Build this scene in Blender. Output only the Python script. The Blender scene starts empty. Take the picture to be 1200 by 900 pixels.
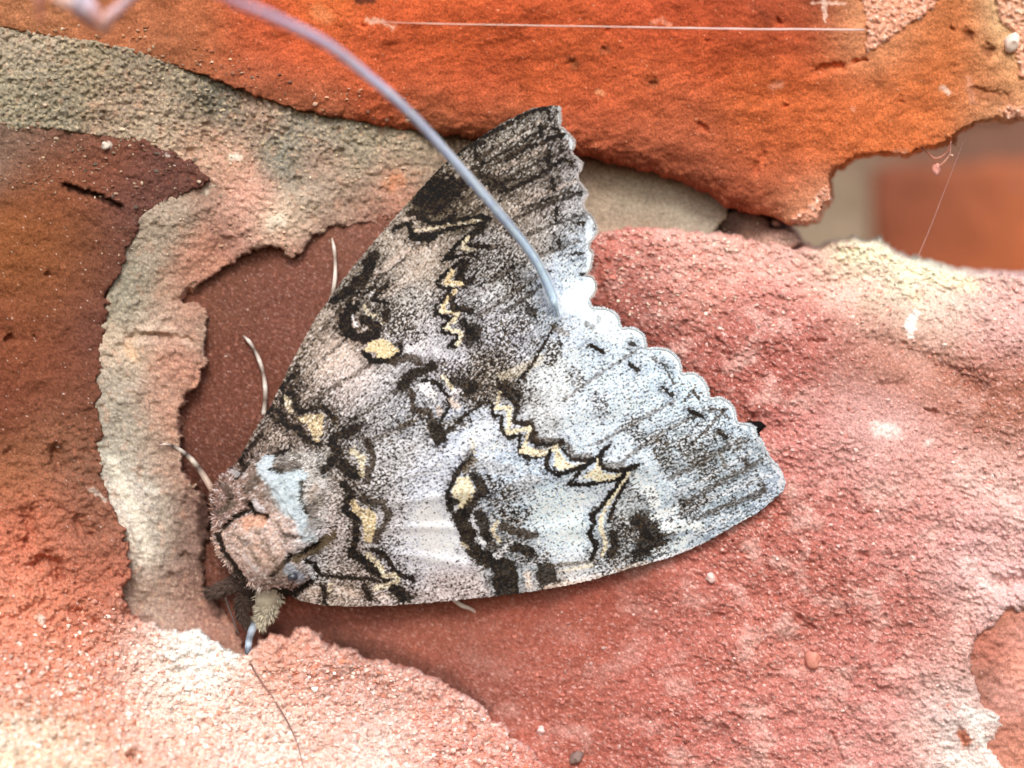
import bpy, math, numpy as np
from mathutils import Vector
R = math.radians
rng = np.random.default_rng(7)

# ------------------------------------------------------------------ camera, sky, sun, exposure
SC = bpy.context.scene
DC = 16.7                       # camera distance from the wall plane; 1 unit = 100 photograph pixels there
cam_d = bpy.data.cameras.new('camera'); cam = bpy.data.objects.new('camera', cam_d)
SC.collection.objects.link(cam); SC.camera = cam
cam.location = (0, -DC, 0); cam.rotation_euler = (R(90), 0, 0)
cam_d.sensor_width = 36; cam_d.lens = 36 * DC / 12.0
cam_d.clip_start = .1; cam_d.clip_end = 500
cam_d.dof.use_dof = True; cam_d.dof.focus_distance = DC - .1
cam_d.dof.aperture_fstop = (cam_d.lens / 1000) / 0.72

SUN = Vector((.02, -.80, .62)).normalized()
w = bpy.data.worlds.new('World'); SC.world = w; w.use_nodes = True
nt = w.node_tree; bg = nt.nodes['Background']
sky = nt.nodes.new('ShaderNodeTexSky'); sky.sky_type = 'NISHITA'; sky.sun_disc = False
sky.sun_elevation = math.asin(SUN.z); sky.sun_rotation = math.atan2(SUN.x, SUN.y)
sky.air_density = 1.0; sky.dust_density = 3.0; sky.ozone_density = 1.0
nt.links.new(sky.outputs[0], bg.inputs[0]); bg.inputs[1].default_value = .15
sd_ = bpy.data.lights.new('sun', 'SUN'); sd_.energy = 1.5; sd_.angle = R(14); sd_.color = (1, .95, .88)
sun = bpy.data.objects.new('sun', sd_); SC.collection.objects.link(sun)
sun.rotation_euler = SUN.to_track_quat('Z', 'Y').to_euler(); sun.location = SUN * 30
SC.view_settings.view_transform = 'Standard'; SC.view_settings.look = 'None'
SC.view_settings.gamma = 1; SC.view_settings.use_curve_mapping = False
SC.view_settings.exposure = 0.34
SC.cycles.max_bounces = 5; SC.cycles.diffuse_bounces = 3

# ------------------------------------------------------------------ numeric helpers
f32 = np.float32
def lin(c):
    c = np.asarray(c, float) / 255.0
    return np.where(c <= .04045, c / 12.92, ((c + .055) / 1.055) ** 2.4).astype(f32)
_perm = np.random.default_rng(3).permutation(4096).astype(np.int64)
def _h(ix, iy, s): return _perm[(_perm[(ix + s * 131) & 4095] + iy) & 4095]
def perlin(x, y, s=0):
    x = np.asarray(x, f32); y = np.asarray(y, f32)
    ix = np.floor(x).astype(np.int64); iy = np.floor(y).astype(np.int64)
    fx = x - ix; fy = y - iy
    u = fx * fx * fx * (fx * (fx * 6 - 15) + 10); v = fy * fy * fy * (fy * (fy * 6 - 15) + 10)
    def g(a, b):
        t = _h(ix + a, iy + b, s) * (2 * math.pi / 4096)
        return np.cos(t).astype(f32) * (fx - a) + np.sin(t).astype(f32) * (fy - b)
    a = g(0, 0); b = g(1, 0); c = g(0, 1); d = g(1, 1)
    return ((a + u * (b - a)) * (1 - v) + (c + u * (d - c)) * v) * 1.5
def fbm(x, y, n=3, s=0, gain=.5):
    r = 0; a = 1; t = 0
    for k in range(n):
        r = r + a * perlin(x * 2 ** k, y * 2 ** k, s + k * 7); t += a; a *= gain
    return r / t
def white(ix, iy, s=0):
    return (_h(ix.astype(np.int64), iy.astype(np.int64), s) / 4096.0).astype(f32)
def sstep(a, b, x):
    t = np.clip((x - a) / (b - a), 0, 1); return t * t * (3 - 2 * t)
def shep(U, V, pts, sig):
    """smooth interpolation through scattered control points (u, v, values...)"""
    num = 0; den = 1e-9
    for p in pts:
        wt = np.exp(-((U - p[0]) ** 2 + (V - p[1]) ** 2) / (2 * sig * sig)) + 1e-6 / (1 + ((U - p[0]) ** 2 + (V - p[1]) ** 2) / 1e4) ** 2
        val = np.array(p[2:], f32)
        num = num + wt[..., None] * val; den = den + wt
    r = num / den[..., None]
    return r[..., 0] if r.shape[-1] == 1 else r
def colfield(U, V, pts, sig):
    return shep(U, V, [(p[0], p[1], *lin(p[2:])) for p in pts], sig)
def segdist(U, V, pts):
    d = np.full(U.shape, 1e9, f32)
    if len(pts) == 1: return np.hypot(U - pts[0][0], V - pts[0][1])
    for (ax, ay), (bx, by) in zip(pts[:-1], pts[1:]):
        ex, ey = bx - ax, by - ay; L = ex * ex + ey * ey + 1e-9
        t = np.clip(((U - ax) * ex + (V - ay) * ey) / L, 0, 1)
        d = np.minimum(d, np.hypot(U - ax - t * ex, V - ay - t * ey))
    return d
def signed(U, V, poly):
    n = len(poly); d = segdist(U, V, list(poly) + [poly[0]])
    ins = np.zeros(U.shape, bool)
    for i in range(n):
        x0, y0 = poly[i]; x1, y1 = poly[(i + 1) % n]
        if y0 == y1: continue
        c = ((V < y0) != (V < y1)) & (U < (x1 - x0) * (V - y0) / (y1 - y0) + x0)
        ins ^= c
    return np.where(ins, d, -d).astype(f32)
def spline(pts, per=6):
    """Catmull-Rom through the points"""
    P = [np.array(p, float) for p in pts]; P = [2 * P[0] - P[1]] + P + [2 * P[-1] - P[-2]]; out = []
    for i in range(1, len(P) - 2):
        for k in range(per):
            t = k / per
            out.append(.5 * (2 * P[i] + (P[i + 1] - P[i - 1]) * t + (2 * P[i - 1] - 5 * P[i] + 4 * P[i + 1] - P[i + 2]) * t * t
                             + (3 * P[i] - P[i - 1] - 3 * P[i + 1] + P[i + 2]) * t ** 3))
    out.append(P[-2]); return out

def unproj(U, V, H):
    s = (DC - H) / DC
    return (U - 600) / 100 * s, -H, (450 - V) / 100 * s

# ------------------------------------------------------------------ objects
def link(o, parent=None):
    SC.collection.objects.link(o)
    if parent is not None: o.parent = parent
    return o
def tag(o, label=None, cat=None, group=None, kind=None):
    for k, v in (('label', label), ('category', cat), ('group', group), ('kind', kind)):
        if v: o[k] = v
    return o
def empty(name, loc, **kw):
    o = bpy.data.objects.new(name, None); o.empty_display_size = .2; o.location = loc
    link(o); return tag(o, **kw)
def raw_mesh(name, co, faces, col, mat, parent=None, smooth=True):
    """co (n,3), faces (m,4) or (m,3), col (n,3)"""
    me = bpy.data.meshes.new(name); n = len(co); k = faces.shape[1]; m = len(faces)
    me.vertices.add(n); me.vertices.foreach_set('co', np.ascontiguousarray(co, f32).ravel())
    me.loops.add(m * k); me.loops.foreach_set('vertex_index', np.ascontiguousarray(faces, np.int32).ravel())
    me.polygons.add(m); me.polygons.foreach_set('loop_start', np.arange(0, m * k, k, dtype=np.int32))
    me.polygons.foreach_set('use_smooth', np.full(m, smooth))
    me.update(calc_edges=True)
    at = me.color_attributes.new('pigment', 'FLOAT_COLOR', 'POINT')
    c4 = np.ones((n, 4), f32); c4[:, :3] = np.clip(col, 0, .95); at.data.foreach_set('color', c4.ravel())
    me.materials.append(mat)
    o = bpy.data.objects.new(name, me)
    if parent is not None:
        o.matrix_parent_inverse = parent.matrix_world.inverted()
        pl = parent
        off = Vector(pl.location)
        while pl.parent: pl = pl.parent; off = off + pl.location
        o.matrix_parent_inverse.identity(); o.location = -off
        if off.length > 0: pass
    return link(o, parent)

def material(name, rough=.85, bump=.3, scale=18., spec=.25, tint=.12, sheen=0., transl=0., dist=.02):
    m = bpy.data.materials.new(name); m.use_nodes = True; n = m.node_tree.nodes; l = m.node_tree.links
    b = n['Principled BSDF']; b.inputs['Roughness'].default_value = rough
    b.inputs['Specular IOR Level'].default_value = spec
    if sheen: b.inputs['Sheen Weight'].default_value = sheen
    a = n.new('ShaderNodeAttribute'); a.attribute_name = 'pigment'
    tc = n.new('ShaderNodeTexCoord')
    n1 = n.new('ShaderNodeTexNoise'); n1.inputs['Scale'].default_value = scale; n1.inputs['Detail'].default_value = 6; n1.inputs['Roughness'].default_value = .78
    l.new(tc.outputs['Object'], n1.inputs['Vector'])
    mr = n.new('ShaderNodeMapRange'); mr.inputs[1].default_value = .36; mr.inputs[2].default_value = .64
    mr.inputs[3].default_value = 1 - tint; mr.inputs[4].default_value = 1 + tint
    l.new(n1.outputs['Fac'], mr.inputs[0])
    vm = n.new('ShaderNodeVectorMath'); vm.operation = 'SCALE'
    l.new(a.outputs['Color'], vm.inputs[0]); l.new(mr.outputs[0], vm.inputs['Scale'])
    l.new(vm.outputs[0], b.inputs['Base Color'])
    if bump:
        bp = n.new('ShaderNodeBump'); bp.inputs['Strength'].default_value = bump; bp.inputs['Distance'].default_value = dist
        l.new(n1.outputs['Fac'], bp.inputs['Height']); l.new(bp.outputs[0], b.inputs['Normal'])
    if transl:
        b.inputs['Subsurface Weight'].default_value = transl; b.inputs['Subsurface Radius'].default_value = (.05, .04, .03)
    return m
M_brick = material('fired_clay', .95, .8, 42, .06, .34, dist=.016)
M_mortar = material('lime_mortar', .95, .55, 40, .06, .32, dist=.018)
M_wing = material('wing_scales', .85, .25, 40, .08, .10, dist=.01)
M_fur = material('scale_fur', .85, .3, 30, .08, .12, dist=.012)
M_leg = material('leg_chitin', .5, .2, 30, .4, .1)
M_silk = material('spider_silk', .5, 0, 10, .3, .03)
_p = M_silk.node_tree.nodes['Principled BSDF']; _p.inputs['Subsurface Weight'].default_value = .7; _p.inputs['Subsurface Radius'].default_value = (.08, .08, .09); _p.inputs['Subsurface Scale'].default_value = 1.
M_grit = material('grit', .9, .2, 20, .15, .1)
M_eye = material('eye_glass', .38, 0, 10, .7, .05)

# ------------------------------------------------------------------ surface builder
PIECES = []; PIGM = []
def piece(name, poly, Hf, Cf, step, mat, parent, edge_r=8., edge_d=.12, pad=6., plunge=1.4, ragged=3., rag_scale=14.,
          seed=1, margin=None, record=True):
    xs = [p[0] for p in poly]; ys = [p[1] for p in poly]
    x0, x1, y0, y1 = min(xs) - pad - 4, max(xs) + pad + 4, min(ys) - pad - 4, max(ys) + pad + 4
    def axis(a, b, lo, hi):
        fine = np.arange(max(a, lo), min(b, hi), step)
        parts = []
        if a < lo: parts.append(np.arange(a, lo - 1, 9.))
        parts.append(fine)
        if b > hi: parts.append(np.arange(hi + 2, b, 9.))
        return np.concatenate(parts)
    if margin is None: us, vs = np.arange(x0, x1, step), np.arange(y0, y1, step)
    else: us, vs = axis(x0, x1, -margin, 1200 + margin), axis(y0, y1, -margin, 900 + margin)
    U, V = np.meshgrid(us.astype(f32), vs.astype(f32))
    sd = signed(U, V, poly)
    if ragged:
        sd = sd + ragged * fbm(U / rag_scale, V / rag_scale, 4, seed + 50, .6) * 1.6
    H = Hf(U, V).astype(f32)
    C = Cf(U, V, H)
    er = edge_r(U, V) if callable(edge_r) else edge_r
    ed = edge_d(U, V) if callable(edge_d) else edge_d
    t = np.clip(1 - sd / er, 0, 1)
    H = H - ed * (1 - np.sqrt(np.clip(1 - t * t, 0, 1)))
    H = H + np.minimum(sd, 0) * (plunge / pad)
    keep = sd > -pad
    fk = keep[:-1, :-1] & keep[1:, :-1] & keep[:-1, 1:] & keep[1:, 1:]
    idx = np.arange(U.size).reshape(U.shape)
    a, b, c, d = idx[:-1, :-1][fk], idx[1:, :-1][fk], idx[1:, 1:][fk], idx[:-1, 1:][fk]
    F = np.stack([a, b, c, d], 1)
    used = np.unique(F); remap = np.full(U.size, -1, np.int64); remap[used] = np.arange(len(used))
    X, Y, Z = unproj(U, V, H)
    co = np.stack([X.ravel()[used], Y.ravel()[used], Z.ravel()[used]], 1)
    o = raw_mesh(name, co, remap[F], C.reshape(-1, 3)[used], mat, parent)
    if record: PIECES.append((us, vs, H, sd)); PIGM.append(C)
    return o
def surf_h(u, v):
    """height of the nearest recorded surface at photograph position (arrays)"""
    u = np.atleast_1d(np.asarray(u, float)); v = np.atleast_1d(np.asarray(v, float)); best = np.full(u.shape, -9.)
    for us, vs, H, sd in PIECES:
        i = np.clip(np.searchsorted(us, u), 1, len(us) - 1); j = np.clip(np.searchsorted(vs, v), 1, len(vs) - 1)
        ok = (u > us[0]) & (u < us[-1]) & (v > vs[0]) & (v < vs[-1])
        h = np.where(ok & (sd[j, i] > 0), H[j, i], -9.); best = np.maximum(best, h)
    return best
def surf_c(u, v):
    best = np.full(u.shape, -9.); col = np.full(u.shape + (3,), .3)
    for (us, vs, H, sd), C in zip(PIECES, PIGM):
        i = np.clip(np.searchsorted(us, u), 1, len(us) - 1); j = np.clip(np.searchsorted(vs, v), 1, len(vs) - 1)
        ok = (u > us[0]) & (u < us[-1]) & (v > vs[0]) & (v < vs[-1]) & (sd[j, i] > 0) & (H[j, i] > best)
        best = np.where(ok, H[j, i], best); col = np.where(ok[:, None], C[j, i], col)
    return col
def pits(U, V, H, lst, s=5):
    for wd, dep, pts in lst:
        m = wd * 3 + 6; xs = [p[0] for p in pts]; ys = [p[1] for p in pts]
        jj = np.where((V[:, 0] > min(ys) - m) & (V[:, 0] < max(ys) + m))[0]; ii = np.where((U[0] > min(xs) - m) & (U[0] < max(xs) + m))[0]
        if len(jj) == 0 or len(ii) == 0: continue
        sl = (slice(jj[0], jj[-1] + 1), slice(ii[0], ii[-1] + 1)); u, v = U[sl], V[sl]
        d = segdist(u + 3 * perlin(u / 6, v / 6, s), v + 3 * perlin(u / 6, v / 6, s + 1), pts)
        H[sl] -= dep * np.exp(-(d / wd) ** 2)
    return H
def strokes(U, V, C, lst, warp=1.5, wsc=5., s=9, breakup=.0, widen=1.):
    """lay pigment marks (colour, width, alpha, points[, softness]) onto colour array C"""
    for st in lst:
        col, wd, al, pts = st[:4]
        if widen != 1. and wd > 0 and float(col[0]) > .5 and float(col[2]) < .5: wd = wd * .82
        soft = st[4] if len(st) > 4 else 1.2
        wd = wd * widen if wd > 0 else wd
        m = wd + soft * 3 + 4; xs = [p[0] for p in pts]; ys = [p[1] for p in pts]
        jj = np.where((V[:, 0] > min(ys) - m) & (V[:, 0] < max(ys) + m))[0]; ii = np.where((U[0] > min(xs) - m) & (U[0] < max(xs) + m))[0]
        if len(jj) == 0 or len(ii) == 0: continue
        sl = (slice(jj[0], jj[-1] + 1), slice(ii[0], ii[-1] + 1)); u, v = U[sl], V[sl]
        wx = warp * perlin(u / wsc, v / wsc, s); wy = warp * perlin(u / wsc, v / wsc, s + 3)
        if breakup: ww = min(4., .3 + .28 * max(wd - 3, 0)) if wd > 0 else .8; wx = wx + ww * perlin(u / 11, v / 11, s + 5); wy = wy + ww * perlin(u / 11, v / 11, s + 6)
        if wd < 0: d = np.maximum(-signed(u + wx, v + wy, pts), 0); k = 1 - sstep(0, soft, d)
        else:
            d = segdist(u + wx, v + wy, pts); k = 1 - sstep(wd / 2 - soft * .5, wd / 2 + soft, d)
        if breakup: nz = fbm(u / 2.6, v / 2.6, 2, s + 8); k = sstep(.22, .78, k + breakup * 2.6 * nz) * sstep(0, .12, k)
        k = (k * al)[..., None]
        gm = 1 / 2.2; C[sl] = (np.maximum(C[sl], 1e-4) ** gm * (1 - k) + np.asarray(col, f32) ** gm * k) ** 2.2
    return C
def rot(U, V, deg):
    c, s = math.cos(R(deg)), math.sin(R(deg)); return U * c + V * s, -U * s + V * c

# ================================================================== THE BRICK WALL
wall = empty('brick_wall', (0, 0, -4.4), label='weathered old wall of crumbling orange and pink bricks with grey lime mortar, the moth resting on it', cat='wall')

# ---- large pink brick (right) with the recess behind the moth
A_poly = [(90, 250), (300, 250), (430, 235), (560, 215), (680, 258), (697, 274), (720, 268), (760, 266), (800, 270), (850, 275), (905, 284), (935, 292), (960, 292),
          (985, 285), (1000, 283), (1015, 286), (1030, 284), (1048, 299), (1075, 306), (1120, 318), (1200, 323), (1330, 338), (1330, 700), (1260, 712), (1200, 716),
          (1178, 716), (1168, 735), (1145, 745), (1138, 765), (1140, 790), (1146, 805), (1150, 825), (1172, 838), (1176, 850), (1168, 862), (1158, 874), (1170, 890), (1182, 910),
          (1200, 980), (1210, 1060), (300, 1060), (90, 1000)]
A_h = [(250, 350, -.34), (250, 480, -.38), (300, 600, -.5), (400, 300, -.35), (320, 420, -.4), (450, 450, -.45), (600, 400, -.4), (640, 300, -.45), (400, 740, -.54), (500, 740, -.44), (600, 740, -.36), (700, 720, -.25),
       (820, 660, -.06), (930, 560, 0), (720, 340, -.22), (700, 300, -.4), (790, 420, -.14), (880, 480, -.02), (800, 350, -.05), (900, 370, -.0), (1000, 390, 0.02), (1130, 400, .02), (1200, 420, -.02), (1250, 500, 0),
       (800, 300, -.3), (900, 310, -.33), (1000, 315, -.3), (1100, 340, -.3), (1200, 345, -.36), (1300, 345, -.4), (750, 285, -.42), (850, 285, -.48), (950, 296, -.5), (1020, 295, -.5), (1100, 318, -.5),
       (1080, 440, -.05), (1160, 450, -.08), (1030, 510, .05), (1100, 560, .03), (1190, 560, .03), (1000, 700, .06), (1140, 620, .05), (1180, 690, -.02), (900, 800, .05), (800, 850, -.02), (700, 800, -.15), (680, 900, -.2),
       (600, 850, -.33), (500, 800, -.42), (1000, 880, .08), (1110, 800, .05), (1140, 870, -.02), (1200, 600, 0), (300, 950, -.7), (500, 950, -.6), (780, 560, -.15), (700, 600, -.28)]
def A_rough(U, V):
    return sstep(0, 1, shep(U, V, [(250, 400, 0), (400, 300, .1), (500, 720, .05), (620, 730, .12), (700, 720, .25), (560, 800, .3), (750, 720, .6), (650, 820, .6), (800, 380, .8), (900, 600, 1), (820, 320, 1), (1000, 340, 1), (1100, 700, 1), (900, 850, 1),
                                   (1050, 410, .25), (1160, 460, .3), (1150, 380, 1), (300, 600, 0), (500, 500, 0), (700, 350, .7), (1190, 500, .9), (720, 290, .8)], 50))
def A_st(U, V):
    w1 = 9 * fbm(U / 24, V / 24, 2, 17); w2 = 9 * fbm(U / 24, V / 24, 2, 18); a, b = rot(U + w1, V + w2, 33 + 0 * 1)
    return .65 * fbm(a / 13, b / 5.5, 4, 12, .65) + .5 * fbm((U + w2) / 9, V / 8, 3, 16, .65)
def A_H(U, V):
    h = shep(U, V, A_h, 38); r = A_rough(U, V)
    a, b = rot(U, V, 33); wv = 6 * fbm(U / 40, V / 40, 2, 11)
    st = A_st(U, V); st2 = fbm(U / 6, V / 6, 4, 14, .7); big = fbm(U / 60, V / 45, 3, 13)
    h = h + r * (.055 * st + .040 * st2 + .12 * big) + (1 - r) * (.008 * st2 + .012 * big)
    lump = np.clip(fbm(U / 9, V / 9, 2, 19) - .28, 0, 1); h += r * .12 * lump
    h = pits(U, V, h, [(7, .09, [(935, 728), (950, 735)]), (5, .06, [(1010, 650), (1014, 655)]), (6, .06, [(842, 722)]), (5, .07, [(885, 490)]), (4, .08, [(975, 862), (985, 890)]), (5, .05, [(1030, 452), (1060, 450)]),
                          (5, .08, [(910, 700)]), (9, .12, [(1172, 685), (1200, 680)]), (3, .08, [(1085, 480), (1095, 484)]), (5, .1, [(1125, 858), (1130, 880)]), (3, .06, [(950, 400), (965, 402)]),
                          (14, .10, [(1010, 395), (1080, 420), (1150, 455)]), (6, .05, [(700, 360), (760, 420)]), (5, .05, [(1020, 800), (1040, 815)]), (9, .1, [(1198, 545)])])
    return h
A_c = [(250, 330, 122, 72, 54), (260, 450, 118, 66, 50), (250, 540, 108, 62, 48), (400, 270, 132, 80, 62), (360, 340, 128, 74, 58), (430, 740, 140, 78, 62), (500, 730, 152, 80, 60), (600, 720, 160, 82, 62), (560, 790, 150, 82, 66),  # low values at the left carry the shade of the recess
       (700, 710, 168, 84, 66), (760, 360, 150, 78, 66), (700, 300, 205, 105, 85), (720, 350, 145, 76, 66), (820, 430, 176, 92, 78), (900, 420, 180, 96, 82), (760, 285, 225, 150, 135), (830, 290, 220, 140, 122), (900, 295, 225, 150, 135),
       (820, 330, 225, 150, 130), (920, 335, 225, 145, 130), (980, 330, 220, 140, 125), (880, 380, 180, 98, 84), (960, 400, 180, 98, 84), (1000, 300, 245, 236, 196), (1040, 318, 248, 242, 205), (1100, 335, 248, 244, 212),
       (1160, 350, 235, 190, 175), (1090, 365, 235, 200, 180), (1190, 345, 230, 175, 165), (1040, 375, 205, 135, 118), (1150, 380, 205, 130, 118), (1060, 405, 178, 105, 72), (1100, 430, 180, 108, 82), (1160, 460, 168, 98, 74), (1020, 430, 170, 112, 95),
       (1190, 490, 172, 105, 80), (1030, 500, 225, 165, 155), (950, 520, 205, 120, 108), (1080, 540, 222, 155, 140), (1180, 560, 232, 175, 160), (1000, 600, 200, 118, 104), (900, 640, 188, 102, 86), (950, 700, 182, 98, 82), (820, 720, 190, 104, 88), (800, 800, 188, 100, 84),
       (1080, 620, 212, 138, 126), (1160, 640, 225, 160, 152), (1150, 690, 235, 190, 182), (1100, 720, 185, 102, 84), (1040, 760, 196, 112, 98), (950, 820, 205, 124, 110), (870, 860, 200, 116, 102), (1040, 860, 212, 138, 126), (1110, 780, 222, 155, 140),
       (1130, 830, 240, 215, 205), (1140, 880, 236, 205, 190), (760, 880, 186, 96, 80), (680, 850, 180, 94, 76), (640, 780, 172, 88, 70), (1160, 800, 160, 95, 70), (900, 760, 200, 116, 98), (1000, 520, 222, 160, 148)]
def desat(C, k): return C * (1 - k) + (C * np.array([.3, .55, .15], f32)).sum(-1)[..., None] * k
def grainy(U, V, C, amp=.22, whites=.03, darks=.03, s=1, dens=None, wcol=(235, 215, 205)):
    C = desat(C, .10)
    n1 = fbm(U / 2.6, V / 2.6, 2, s + 31, .8) * 1.25; n2 = fbm(U / 16, V / 12, 3, s + 37)
    C = C * np.exp(amp * 1.6 * n1 + amp * .9 * n2)[..., None]
    g = perlin(U / 2.6, V / 2.6, s + 41) + .35 * perlin(U / 9, V / 9, s + 43); d = 1. if dens is None else dens
    k = sstep(.0, .25, g - (.82 - 5 * whites * d))[..., None] * .75
    C = C * (1 - k) + lin(wcol) * k
    g = perlin(U / 3.4, V / 3., s + 47) + .35 * perlin(U / 11, V / 11, s + 49)
    k = sstep(.0, .2, g - (.80 - 5 * darks))[..., None] * .55
    return C * (1 - k * .8)
def A_C(U, V, H):
    C = colfield(U, V, A_c, 34) * np.array([.98, 1.12, 1.22], f32); r = A_rough(U, V); C = C * (1 - .34 * sstep(420, 250, U) * sstep(1000, 700, V))[..., None] if False else C
    st = A_st(U, V)
    k = (sstep(.02, .5, st) * r * .42)[..., None]; C = C * (1 - k) + lin((238, 178, 168)) * k
    bg_ = fbm(U / 48, V / 40, 3, 151); k = (sstep(.0, .45, bg_) * r * .5)[..., None]; C = C * (1 - k) + lin((240, 196, 186)) * k
    a, b = rot(U, V, 28); fk = fbm(a / 6.5, b / 3.2, 3, 153, .7); k = (sstep(.18, .42, fk) * (.18 + .7 * r))[..., None]; C = C * (1 - k) + lin((246, 204, 196)) * k
    k = (sstep(.18, .45, -fk) * .55)[..., None]; C = C * (1 - k) + C * np.array([.55, .5, .5], f32) * k
    po = fbm(U / 5, V / 4.5, 2, 155); k = (sstep(.3, .55, po) * (1 - r) * .45)[..., None]; C = C * (1 - k) + lin((196, 128, 108)) * k
    k = (sstep(.40, .6, -po) * .5)[..., None]; C = C * (1 - k * .6)
    C = grainy(U, V, C, .18, .022, .02, 2, r * .8 + .35)
    W = lin((245, 240, 235)); Wc = lin((250, 246, 215)); O = lin((215, 120, 90))
    SHADE = lin((62, 42, 36))  # shade of the crevice along the mound, painted on the brick
    C = strokes(U, V, C, [(SHADE, 20, .5, [(300, 745), (370, 735), (430, 762), (520, 798), (560, 830)], 14), (SHADE, 8, .6, [(395, 755), (430, 768)], 6), (W, 14, .75, [(1030, 502), (1045, 505)], 7), (W, 7, .6, [(1088, 520)], 4), (W, 8, .9, [(1063, 382), (1072, 368), (1066, 392)], 3), (Wc, 14, .75, [(990, 300), (1035, 298), (1060, 315), (1140, 335)], 6),
                          (Wc, 10, .6, [(1060, 330), (1075, 350)], 5), (W, 9, .8, [(1135, 835), (1150, 860), (1165, 895)], 4), (W, 10, .7, [(1128, 832), (1165, 842)], 5), (W, 12, .6, [(1115, 885), (1135, 897)], 5), (W, 4, .9, [(846, 385)], 1.5), (lin((246, 214, 208)), 16, .45, [(1120, 560), (1170, 575), (1195, 610)], 12), (lin((246, 214, 208)), 14, .5, [(1130, 660), (1175, 690)], 10), (lin((246, 210, 200)), 18, .4, [(850, 305), (930, 325), (1000, 345)], 12), (lin((120, 62, 52)), 12, .35, [(705, 345), (760, 400), (830, 460), (880, 490)], 12), (lin((150, 80, 66)), 16, .35, [(600, 725), (700, 705), (780, 680)], 14),  # last two strokes: shadow along the wing edges, painted on the brick
                          (lin((190, 105, 75)), 12, .7, [(1128, 862), (1132, 868)], 3), (W, 6, .6, [(1150, 682), (1158, 690)], 4), (O, 10, .8, [(952, 773)], 2), (lin((150, 130, 125)), 9, .6, [(675, 888)], 3), (W, 4, .9, [(634, 855), (633, 858)], 2),
                          (W, 3, .8, [(957, 800)], 2), (W, 4, .7, [(1069, 653)], 2), (W, 5, .7, [(833, 677)], 2), (lin((235, 200, 190)), 16, .5, [(780, 275), (870, 290), (960, 302)], 10)], 4, 7, 3)
    return C
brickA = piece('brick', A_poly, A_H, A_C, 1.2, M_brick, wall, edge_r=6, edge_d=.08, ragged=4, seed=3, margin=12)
tag(brickA, 'large rough pink brick with a dusty cream top ledge, right of the moth')

# ---- left brick, swelling into the dusty mound at the bottom
C_poly = [(-130, 140), (0, 148), (60, 146), (120, 155), (175, 165), (205, 180), (230, 198), (248, 211), (225, 226), (190, 238), (164, 262), (147, 300), (131, 340), (122, 390), (115, 450), (116, 510), (122, 560), (135, 600), (150, 640), (153, 670), (143, 700),
          (147, 718), (165, 727), (190, 735), (215, 742), (235, 740), (250, 750), (264, 760), (285, 770), (300, 752), (330, 746), (360, 738), (385, 752), (405, 762), (440, 775), (490, 785), (518, 800), (545, 815), (580, 843), (612, 870), (645, 905), (700, 990), (700, 1060), (-130, 1060)]
C_h = [(-50, 200, .05), (60, 180, .0), (150, 200, .0), (60, 300, .05), (110, 400, .0), (-40, 450, .08), (60, 500, .02), (100, 560, .02), (0, 600, .12), (80, 640, .12), (130, 650, .02), (30, 700, .3), (110, 710, .2), (150, 730, .05), (190, 750, .02), (240, 760, .02),
       (0, 800, .65), (100, 800, .6), (200, 800, .35), (280, 790, .1), (340, 770, .0), (350, 830, .38), (260, 860, .62), (100, 880, 1.0), (0, 900, 1.1), (420, 790, -.15), (430, 860, .35), (500, 820, -.2), (520, 870, .1), (580, 870, -.2), (600, 930, .2), (400, 930, .9), (200, 950, 1.2), (480, 930, .6), (0, 1000, 1.5), (300, 1000, 1.2), (600, 1000, .3)]
def C_rough(U, V):
    return sstep(0, 1, shep(U, V, [(50, 250, .12), (60, 400, .15), (110, 200, .25), (30, 600, .55), (100, 560, .5), (130, 640, .5), (60, 700, .8), (120, 760, 1), (300, 850, 1), (500, 850, .9), (30, 850, 1), (0, 500, .25), (200, 150, .4)], 45))
def C_H(U, V):
    h = shep(U, V, C_h, 45); r = C_rough(U, V)
    g = fbm(U / 8, V / 8, 4, 22, .65); big = fbm(U / 55, V / 55, 3, 23); med = fbm(U / 22, V / 18, 3, 28)
    h = h + r * (.11 * g + .10 * big + .07 * med) + (1 - r) * (.016 * g + .06 * big + .02 * med)
    return pits(U, V, h, [(3, .10, [(75, 217), (100, 226), (118, 230), (142, 243)]), (3.5, .1, [(8, 398), (14, 396)]), (3, .08, [(56, 322)]), (2.5, .06, [(41, 395)]), (2, .05, [(137, 253)]),
                          (7, .22, [(42, 660), (55, 655), (68, 662), (70, 675)]), (8, .14, [(32, 605), (38, 625), (32, 635)]), (6, .12, [(92, 718), (110, 728)]), (6, .12, [(148, 722), (165, 730)]), (7, .12, [(525, 818), (532, 828), (537, 848)]),
                          (5, .14, [(550, 850), (552, 875)]), (4, .12, [(150, 885), (165, 895)]), (9, .15, [(65, 530), (70, 545)]), (5, .1, [(375, 880)]), (6, .08, [(200, 880), (206, 892)]), (9, .12, [(90, 610), (105, 628)]),
                          (5, .08, [(10, 530)]), (4, .07, [(50, 582)]), (5, .1, [(448, 812), (452, 816)]), (12, .12, [(400, 800), (415, 790)])], 8)
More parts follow.
